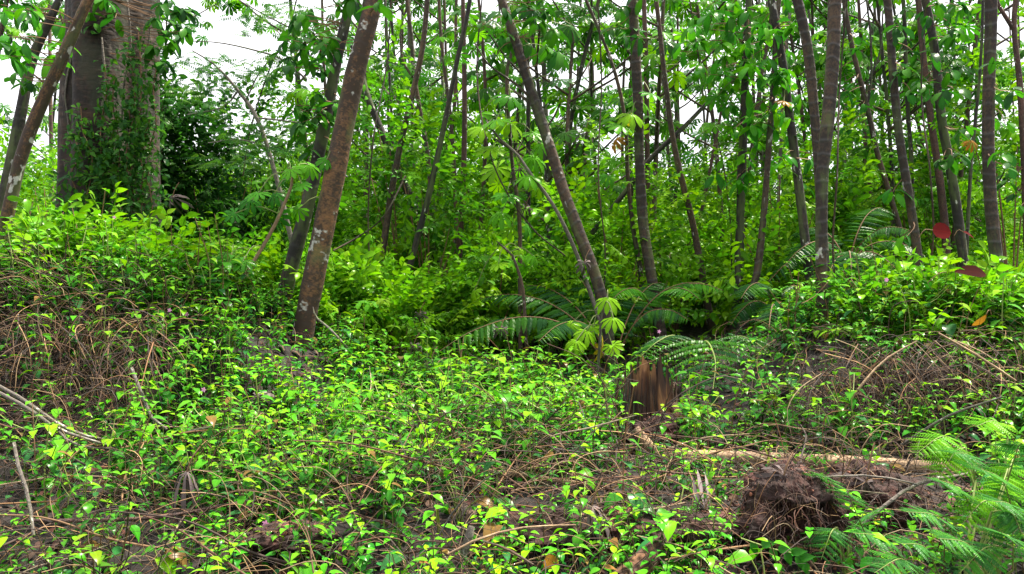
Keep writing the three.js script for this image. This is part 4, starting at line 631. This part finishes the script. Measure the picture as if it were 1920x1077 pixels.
oneLeaf('yellow_leaf', 'curled orange leaf on the right bank near the picture edge', G.broad[1], M.orange, 1850, 590, 5.0, 0.1, V(-0.6, -0.8, 0.2), V(0.5, 0.3, 1));
{ // pink flowers
  const pt = blade([0, 0.5, 0.9, 1], [0.3, 0.9, 0.7, 0], 1, 0.6, 0.2, 0.2);
  const where = [[318, 582, 5.4, 'on the crest of the left mound'], [350, 590, 5.4, 'right of the mound crest flower'], [382, 731, 4.8, 'low on the flank of the left mound'], [498, 982, 3.4, 'among the lower left seedlings'], [618, 996, 3.3, 'near the bottom left of centre'], [710, 772, 5.0, 'left of the clearing seedlings'], [683, 780, 4.9, 'beside another flower left of the clearing'], [988, 808, 4.6, 'above the tan broken stick'], [773, 850, 4.3, 'left of the tan broken stick'], [1236, 622, 6.4, 'between the fern fronds'], [1662, 525, 5.2, 'on the right bank by the fern'], [214, 408, 6.2, 'in front of the massive old trunk']];
  for (const [x, y, d, w] of where) { const t = thing('pink_flower', `small pink flower ${w}`, 'flower', P(x, y, d)); for (let i = 0; i < 5; i++) { const a = i * 1.2566; part('petal', pt, M.pink, t, basis(V(0, 0, 0), V(Math.cos(a), Math.sin(a), 0.5), V(0, 0, 1), 0.017)); } part('stem', tube([V(0, 0, 0), V(0.01, -0.06, -0.01), V(0, -0.16, 0)], 0.0015, 3, 4), M.stem, t); }
}

// ---------------------------------------------------------------- seedlings: paired oval leaves on upright stems
function plantShape(h, nodes, leafLen, leanX, bush, gk) {
  const tip = V(leanX, h, rr(-0.06, 0.06)), stem = [V(0, -0.06, 0), V(leanX * 0.25, h * 0.5, rr(-0.02, 0.02)), tip], c = new THREE.CatmullRomCurve3(stem), leaves = [];
  const st = [tube(stem, t => 0.0045 - 0.0028 * t, 4, 8)];
  const addShoot = (cv, n, l0, k0) => { for (let i = 0; i < n; i++) { const t = k0 + (1 - k0) * i / (n - 1 || 1), p = cv.getPoint(Math.min(1, t)), a0 = i * 1.57 + rr(-0.4, 0.4), young = i / n; for (const s of [0, Math.PI]) { const a = a0 + s, l = l0 * (1.05 - 0.55 * Math.pow(young, 2)) * rr(0.8, 1.2), up = 0.15 + 0.45 * young - rr(0, 0.5); const dir = V(Math.cos(a), up, Math.sin(a)); const q = p.clone().addScaledVector(dir.clone().setY(0.2).normalize(), l * 0.18); leaves.push({ g: gk ?? Math.floor(R() * 3), m: basis(q, dir, V(0, 1, 0).add(rdir().multiplyScalar(0.18)), l), c: young > 0.7 ? pick([0, 0, 1]) : young > 0.4 ? pick([0, 1, 1, 2]) : R() < 0.05 ? 5 : pick([2, 2, 3, 3, 4]) }); } } };
  addShoot(c, nodes, leafLen, 0.25);
  for (let i = 0; i < bush; i++) { const t = rr(0.35, 0.7), a = R() * 6.283, b = c.getPoint(t), e = b.clone().add(V(Math.cos(a) * h * 0.4, h * 0.3, Math.sin(a) * h * 0.4)), sp = [b, b.clone().lerp(e, 0.5).add(V(0, -0.02, 0)), e]; st.push(tube(sp, 0.002, 3, 4)); addShoot(new THREE.CatmullRomCurve3(sp), 3, leafLen * 0.85, 0.3); }
  const b = new MB(); st.forEach(g => b.add(g)); return { stem: b.geo(), leaves, h };
}
const kinds = [];
for (let i = 0; i < 5; i++) kinds.push({ ...plantShape(rr(0.2, 0.28), 4, rr(0.055, 0.075), rr(-0.05, 0.05), 0), size: 'low' });
for (let i = 0; i < 5; i++) kinds.push({ ...plantShape(rr(0.34, 0.46), 6, rr(0.06, 0.08), rr(-0.09, 0.09), 0), size: 'tall' });
for (let i = 0; i < 5; i++) kinds.push({ ...plantShape(rr(0.3, 0.4), 4, rr(0.05, 0.07), rr(-0.08, 0.08), 3), size: 'bushy' });
for (let i = 0; i < 3; i++) kinds.push({ ...plantShape(rr(0.26, 0.4), 3, rr(0.07, 0.1), rr(-0.09, 0.09), 0, 3), size: 'broad-leaved' });
for (let i = 0; i < 2; i++) kinds.push({ ...plantShape(rr(0.26, 0.34), 7, rr(0.032, 0.04), rr(-0.08, 0.08), 4, 1), size: 'fine-leaved' });
M.leaf.push(leafMat(0.2, 0.12, 0.03)); G.ovate.push(G.heart[1]);
const cTab = [[0.20, 0.46, 0.003], [0.095, 0.35, 0.005], [0.055, 0.27, 0.007], [0.03, 0.19, 0.01], [0.03, 0.16, 0.035], [0.2, 0.12, 0.03]];
for (const k of kinds) { const b = new MB(); b.add(k.stem, null, [0.09, 0.08, 0.025]); for (const l of k.leaves) b.add(G.ovate[l.g], l.m, vary(cTab[l.c], 0.15)); k.whole = b.geo(true); }
const marks = [[1215, 800, 'around the rotten stump'], [1330, 790, 'between the stump and the right bank'], [1500, 850, 'behind the long fallen trunk'], [1400, 920, 'in front of the long fallen trunk'], [1480, 1030, 'below the red earth hump'], [1760, 560, 'on top of the right bank'], [1680, 720, 'on the face of the right bank'], [1800, 900, 'near the feathery saplings'], [200, 470, 'on the crest of the left mound'], [330, 600, 'on the flank of the left mound'], [120, 700, 'on the face of the left mound'], [150, 880, 'at the base of the left mound'], [100, 1030, 'in the lower left corner'], [330, 1010, 'below the long reddish-brown stick'], [380, 880, 'around the crumpled purple-grey dead leaf'], [560, 720, 'at the foot of the lichen-blotched trunk'], [560, 880, 'left of the tan broken stick'], [620, 1030, 'at the bottom left of centre'], [820, 750, 'in the middle of the clearing'], [960, 850, 'around the tan broken stick'], [1000, 960, 'along the bare red soil'], [860, 1040, 'around the grey splintered stub'], [1120, 1050, 'beside the blackish rotten log'], [1060, 730, 'at the back of the clearing'], [1290, 1010, 'right of the blackish rotten log']];
const places = [];
for (let tries = 0; tries < 60000 && places.length < 5200; tries++) {
  const d = Math.sqrt(rr(2.5 * 2.5, 9.5 * 9.5)), x = rr(-0.72, 0.72) * d, p = V(x, H(x, -d), -d);
  const [px, py] = PX(p);
  let dens = 1;
  const lf = Math.hypot((px - 140) / 200, (py - 735) / 125), rf = Math.hypot((px - 1740) / 170, (py - 745) / 75); // bare faces of the two mounds
  if (lf < 1) dens *= 0.42; if (rf < 1) dens *= 0.55;
  if (Math.hypot((px - 1500) / 110, (py - 960) / 110) < 1) dens *= 0.12; if (Math.hypot((px - 1640) / 120, (py - 950) / 80) < 1) dens *= 0.2;
  if (Math.hypot((px - 1150) / 190, (py - 985) / 34) < 1) dens *= 0.25; if (Math.hypot((px - 1217) / 60, (py - 850) / 70) < 1 && d < 5.3 && d > 4.6) dens *= 0.08;
  if (px > 660 && px < 1470 && d > 6.5) dens *= 0.05; if (px > 1395 && px < 1590 && d < 3.35) dens *= 0.1; if (px > 1150 && px < 1290 && d > 4.1 && d < 5.4) dens *= 0.12;
  if (px < 330 && d > 3.3 && d < 4.3) dens *= 0.5; if (px > 490 && px < 630 && d > 5.4 && d < 6.7) dens *= 0.2; if (px > 1490 && px < 1600 && d > 4.9 && d < 6.4) dens *= 0.2; if (px > 1090 && px < 1180 && d > 5.9) dens *= 0.3;
  if (px > 770 && px < 1160 && d > 3.25 && d < 4.1) dens *= 0.35; if (px > 1230 && px < 1850 && d > 3.5 && d < 4.4) dens *= 0.5;
  dens *= 0.45 + 0.9 * fbm(x * 1.1 + 3, d * 1.1, 77, 2);
  if (d < 3.7) dens *= 0.52; else if (d < 4.6) dens *= 0.68; if (px > 1200 && px < 1470 && d > 5.05) dens *= 0.06;
  if (R() > dens) continue;
  const crest = Math.hypot((px - 230) / 260, (py - 560) / 90) < 1 || (px > 1450 && py < 720 && py > 560);
  const front = px > 1180 && px < 1850 && d > 3.4 && d < 4.5, k = front ? Math.floor(R() * 5) : Math.floor(R() * 20), s = (0.75 + 0.85 * R() * R()) * (front ? 0.7 : 1) * (crest ? 1.2 : 1) * (d < 3.6 ? 0.8 : 1);
  places.push({ p, d, px, py, k, s, a: R() * 6.283, show: kinds[k].h * s / d });
}
places.sort((a, b) => b.show - a.show);
const seen = places.filter(q => q.px > 10 && q.px < 1910 && q.py < 1090 && q.py > 430), chosen = new Set(seen.slice(0, 300)), proto = {};
function makePlant(q) {
  const kd = kinds[q.k], near = marks.reduce((a, m) => { const e = Math.hypot(m[0] - q.px, m[1] - (q.py - 60)); return e < a[0] ? [e, m] : a; }, [1e9])[1];
  const key = q.k; let t;
  if (!proto[key]) { t = proto[key] = new THREE.Group(); part('stem', kd.stem, q.k % 3 ? M.stem : M.stemRed, t); for (const l of kd.leaves) part('leaf', G.ovate[l.g], M.leaf[l.c], t, l.m); } else t = proto[key].clone();
  t.name = numbered('seedling'); t.position.copy(q.p); t.rotation.y = q.a; t.scale.setScalar(q.s); scene.add(t);
  t.userData = { label: `${kd.size} seedling with paired oval leaves ${near[2]}`, category: 'plant', group: `seedlings ${near[2]}` };
}
[...chosen].forEach(makePlant);
const under = mass('undergrowth', 'dense mass of small leafy green undergrowth covering the ground', 'undergrowth');
kinds.forEach((kd, i) => { const L = places.filter(q => q.k === i && !chosen.has(q)).map(q => [new THREE.Matrix4().compose(q.p, new THREE.Quaternion().setFromEuler(new THREE.Euler(rr(-0.15, 0.15), q.a, rr(-0.15, 0.15))), V(q.s, q.s, q.s)), (w => [w * rr(0.7, 1.2), w * rr(0.9, 1.1), w])(0.35 + 1.25 * fbm(q.p.x * 1.3 + 20, q.d * 1.3, 5, 3))]); if (L.length) scatter('foliage', kd.whole, M.tintV, L, under, { kind: 'stuff' }); });
// creeping small leaves close to the soil
{ const L = []; for (let i = 0; i < 17000; i++) { const d = Math.sqrt(rr(6, 64)), x = rr(-0.7, 0.7) * d; if (fbm(x * 1.6, d * 1.6, 55, 3) < 0.42 || (x < -1.7 && d > 4.3 && d < 5.6 && R() < 0.5)) continue; const y = H(x, -d) + rr(0.01, 0.14); L.push([basis(V(x, y, -d), rdir(0), V(0, 1, 0).add(rdir().multiplyScalar(0.4)), rr(0.025, 0.055)), vary(pick(cTab.slice(1, 5)), 0.25)]); } scatter('ground_cover', G.ovate[0], M.tint, L, null, { kind: 'stuff', label: 'low creeping green leaves close to the soil', category: 'ground cover' }); }
// broad heart-leaved plants
{
  const spots = [[888, 1050, 2.9], [925, 1025, 2.95], [1095, 860, 4.3], [610, 850, 4.0], [860, 940, 3.6], [950, 970, 3.4], [1270, 930, 3.5], [1640, 880, 4.0], [1060, 900, 3.9], [560, 1040, 3.0], [300, 1000, 3.2], [120, 830, 4.0], [430, 870, 3.9], [1010, 830, 4.4], [1310, 760, 5.0], [1570, 950, 3.4], [1440, 1050, 3.0], [770, 1010, 3.05], [210, 960, 3.4], [1180, 940, 3.5], [1880, 760, 4.2], [1240, 1060, 3.0]];
  spots.forEach(([x, y, d]) => { const b = onGround(x, y, d), near = marks.reduce((a, m) => { const e = Math.hypot(m[0] - x, m[1] - y); return e < a[0] ? [e, m] : a; }, [1e9])[1], t = thing('heart_leaved_plant', `broad heart-leaved plant ${near[2]}`, 'plant', b, `heart-leaved plants ${near[2]}`); const n = 3 + Math.floor(R() * 3); for (let i = 0; i < n; i++) { const a = R() * 6.283, q = V(Math.cos(a) * rr(0.02, 0.1), rr(0.08, 0.24), Math.sin(a) * rr(0.02, 0.1)); part('stem', tube([V(0, -0.04, 0), V(q.x * 0.4, q.y * 0.6, q.z * 0.4), q], 0.003, 4, 5), M.stem, t); part('leaf', pick(G.heart), pick(M.leaf), t, basis(q, V(Math.cos(a), rr(-0.4, 0.1), Math.sin(a) + 0.3), V(0, 1, 0.3), rr(0.07, 0.12))); } });
}
{ // arching glossy sprig under the hump, and a strap-leaved plant
  const o = onGround(1400, 1060, 3.1), t = thing('glossy_sprig', 'arching stem with glossy oval leaves below the hollow in the earth', 'plant', o), st = [P(1390, 1010, 3.1), P(1450, 1030, 3.02), P(1490, 1040, 3.0), P(1510, 1060, 3.0)];
  part('stem', tube(st.map(p => p.clone().sub(o)), 0.003, 4, 16), M.stem, t); const c = new THREE.CatmullRomCurve3(st); for (let i = 0; i < 9; i++) { const q = c.getPoint(0.1 + i * 0.1), s = i % 2 ? 1 : -1; part('leaf', G.ovate[1], M.leaf[3], t, rel(basis(q, V(0.5, s > 0 ? 0.3 : -0.9, 0.5), V(0, 0.6, 1), 0.062), o)); }
  const o2 = onGround(1790, 1000, 3.3), t2b = thing('strap_leaved_plant', 'strap-leaved plant beside the blue-green feathery sapling', 'plant', o2); for (let i = 0; i < 9; i++) { const a = i * 2.4; part('leaf', blade([0, 0.3, 0.7, 1], [0.5, 1, 0.8, 0], 1, 0.16, 0.5, 0.2), M.leaf[i % 2 ? 2 : 4], t2b, basis(V(0, 0.02 * i, 0), V(Math.cos(a), 0.8, Math.sin(a)), V(0, 1, 0), rr(0.14, 0.22))); } part('stem', tube([V(0, -0.05, 0), V(0, 0.1, 0), V(0.01, 0.2, 0)], 0.006, 5, 6), M.stem, t2b);
}
// grass blades
{ const L = []; for (let i = 0; i < 320; i++) { const d = rr(2.6, 6.5), x = rr(-0.68, 0.68) * d; if (fbm(x * 2, d * 2, 99, 2) < 0.42) continue; const p = V(x + rr(-0.05, 0.05), H(x, -d), -d); L.push([basis(p, V(rr(-0.5, 0.5), 1, rr(-0.4, 0.5)), V(rr(-1, 1), 0.1, rr(-1, 1)), rr(0.12, 0.3)), vary(pick([[0.14, 0.33, 0.01], [0.2, 0.3, 0.03], [0.1, 0.28, 0.012]]))]); } scatter('grass', G.grass, M.tint, L, null, { kind: 'stuff', label: 'loose grass blades among the seedlings', category: 'grass' }); }
// dry stalks and twigs: arcs one metre long, scaled
{
  const arcs = [0.1, 0.28, 0.5].map((k, i) => tube([V(0, 0, 0), V(0.03 * (i - 1), k * 0.7, 0.33), V(0.05, k, 0.66), V(0.03, k * 0.7, 1)], t => [0.0045, 0.006, 0.0085][i] * (1 - 0.5 * t), 4, 9, 0.2, 1, i));
  const L = [[], [], []], tint = () => vary(pick([[0.13, 0.068, 0.028], [0.05, 0.023, 0.011], [0.026, 0.013, 0.008], [0.2, 0.13, 0.065], [0.018, 0.011, 0.008], [0.02, 0.012, 0.008], [0.036, 0.018, 0.01]]), 0.25);
  const add = (x, d, y, dir, s) => L[Math.floor(R() * 3)].push([basis(V(x, y, -d), dir, V(0, 1, 0).add(rdir().multiplyScalar(0.6)), s), tint()]);
  for (let i = 0; i < 2000; i++) { const d = Math.sqrt(rr(6, 60)), x = rr(-0.7, 0.7) * d; add(x, d, H(x, -d) + rr(0, 0.1), rdir(0).multiply(V(1, 0.3, 1)), rr(0.12, 0.45)); }
  const face = (x0, x1, d0, d1, n, s0, s1) => { for (let i = 0; i < n; i++) { const x = rr(x0, x1), d = rr(d0, d1), h = H(x, -d); add(x, d, h + rr(0, 0.3), V(rr(-0.9, 0.9), rr(-0.9, 0.6), rr(-0.1, 0.8)), rr(s0, s1)); } };
  face(-3.9, -2.3, 4.4, 5.6, 1300, 0.15, 0.5); face(1.7, 4.1, 4.7, 5.4, 700, 0.15, 0.5); face(1.2, 2.1, 3.3, 4.1, 420, 0.1, 0.34); face(-3, 1.2, 2.6, 4.2, 1900, 0.1, 0.36); face(-0.7, 0.8, 3.9, 4.6, 260, 0.2, 0.6);
  for (let i = 0; i < 110; i++) { const q = P(rr(1415, 1570), rr(885, 950), 3.42 + rr(-0.25, -0.1)); add(q.x, -q.z, q.y, V(rr(-0.3, 0.3), -1, rr(0, 0.25)), rr(0.04, 0.13)); }
  for (let i = 0; i < 600; i++) { const q = P(rr(1520, 1925), rr(635, 760), 4.9 + rr(-0.25, 0.3)); add(q.x, -q.z, q.y, V(rr(-0.7, 0.7), -1, rr(0, 0.4)), rr(0.12, 0.45)); }
  for (let i = 0; i < 450; i++) { const q = P(rr(0, 310), rr(570, 720), 4.9 + rr(-0.2, 0.5)); add(q.x, -q.z, Math.max(q.y, H(q.x, q.z)), V(rr(-0.7, 0.7), -1, rr(0, 0.5)), rr(0.15, 0.5)); }
  const stalks = mass('dry_stalks', 'tangle of dry brown stalks over the banks and ground', 'dry stalks'); L.forEach((l, i) => scatter('stalks', arcs[i], M.dry, l, stalks, { kind: 'stuff' }));
}
{ // fine root fibres hanging from the washed-out earth
  const fib = tube([V(0, 0, 0), V(0.08, 0.12, 0.35), V(-0.05, 0.1, 0.7), V(0.06, 0, 1)], t => 0.014 * (1 - 0.7 * t), 3, 7), L = [];
  for (const [px, py, d, rx, ry, rz, n] of [[1490, 985, 3.42, 0.22, 0.25, 0.28, 700], [1630, 950, 3.75, 0.25, 0.18, 0.22, 500], [1245, 825, 5, 0.22, 0.15, 0.18, 300], [1770, 750, 5.4, 0.75, 0.28, 0.5, 900], [1150, 1000, 3.5, 0.55, 0.1, 0.2, 350]]) { const c = P(px, py, d); for (let i = 0; i < n; i++) { const v = rdir(0.9); L.push([basis(c.clone().add(V(v.x * rx, Math.abs(v.y) * ry, v.z * rz)), V(v.x * 0.6 + rr(-0.4, 0.4), rr(-1.1, 0.1), Math.abs(v.z) * 0.5 + rr(0, 0.4)), rdir(0), rr(0.04, 0.16)), vary(pick([[0.04, 0.012, 0.007], [0.018, 0.007, 0.005], [0.075, 0.03, 0.016], [0.06, 0.016, 0.009]]), 0.3)]); } }
  scatter('root_fibres', fib, M.dry, L, null, { kind: 'stuff', label: 'shaggy fine roots hanging from the red earth', category: 'roots' });
  const tw = tube([V(0, 0, 0), V(0.03, 0.03, 0.3), V(-0.02, 0.05, 0.65), V(0.02, 0.02, 1)], t => 0.0075 * (1 - 0.5 * t), 5, 12, 0.25), T = [];
  for (let i = 0; i < 230; i++) { const d = rr(2.7, 5), x = rr(-0.68, 0.5) * d, a = R() * 6.283; T.push([basis(V(x, H(x, -d) + rr(0.03, 0.17), -d), V(Math.cos(a), rr(-0.25, 0.35), Math.sin(a) * 0.7), V(0, 1, 0).add(rdir().multiplyScalar(0.7)), rr(0.25, 0.85)), vary(pick([[0.16, 0.085, 0.035], [0.07, 0.032, 0.016], [0.2, 0.15, 0.09], [0.03, 0.017, 0.012]]), 0.25)]); }
  scatter('fallen_twigs', tw, M.dry, T, null, { kind: 'stuff', label: 'dead twigs strewn across the seedlings', category: 'twigs' });
}
{ // crumbs of red earth
  const gm = new THREE.IcosahedronGeometry(1, 1), p = gm.attributes.position; for (let i = 0; i < p.count; i++) { const k = 0.75 + 0.5 * noise(p.getX(i) * 2 + 5, p.getY(i) * 2 + 5, p.getZ(i) * 2 + 5); p.setXYZ(i, p.getX(i) * k, p.getY(i) * k * 0.7, p.getZ(i) * k); } gm.computeVertexNormals();
  const L = [], put = (q, s) => L.push([basis(q, rdir(0), rdir(0), s), vary(pick([[0.1, 0.035, 0.022], [0.06, 0.024, 0.016], [0.15, 0.06, 0.035], [0.03, 0.015, 0.012]]), 0.3)]);
  for (const [x0, x1, d0, d1, n] of [[0.1, 1.0, 3.2, 3.7, 900], [1.0, 2.1, 3.2, 4.0, 700], [-1.2, -0.7, 3.1, 3.5, 200], [0.7, 1.1, 4.7, 5.2, 250], [-2.5, 3, 2.7, 5, 700]]) for (let i = 0; i < n; i++) { const x = rr(x0, x1), d = rr(d0, d1); put(V(x, H(x, -d) + 0.003, -d), rr(0.003, 0.012)); }
  for (const [px, py, d, rx, ry, rz] of [[1490, 985, 3.42, 0.22, 0.25, 0.26], [1630, 950, 3.75, 0.25, 0.18, 0.22], [1150, 1000, 3.5, 0.55, 0.1, 0.2], [545, 1015, 3.35, 0.2, 0.07, 0.15], [1245, 825, 5, 0.22, 0.15, 0.18]]) { const c = P(px, py, d); for (let i = 0; i < 500; i++) { const v = rdir(0.7); if (v.z > 0 && Math.abs(v.y) < 0.7) continue; put(c.clone().add(V(v.x * rx, Math.abs(v.y) * ry, v.z * rz)), rr(0.003, 0.011)); } }
  scatter('soil_crumbs', gm, M.dry, L, null, { kind: 'stuff', label: 'loose crumbs of red-brown earth', category: 'soil' });
}
{ // leaf litter
  const L = []; for (let i = 0; i < 9000; i++) { const d = Math.sqrt(rr(5, 81)), x = rr(-0.75, 0.75) * d; L.push([basis(V(x, H(x, -d) + rr(0, 0.02), -d), rdir(0).multiply(V(1, 0.25, 1)), V(0, 1, 0).add(rdir().multiplyScalar(0.5)), rr(0.03, 0.09)), vary(pick([[0.04, 0.015, 0.009], [0.06, 0.03, 0.016], [0.022, 0.013, 0.01], [0.09, 0.052, 0.034], [0.075, 0.019, 0.011]]), 0.3)]); }
  scatter('leaf_litter', G.ovate[2], M.dry, L, null, { kind: 'stuff', label: 'brown fallen leaf litter on the soil', category: 'leaf litter' });
}
scene.traverse(o => { if (o.isMesh) { o.castShadow = true; o.receiveShadow = true; } });
renderer.render(scene, camera);
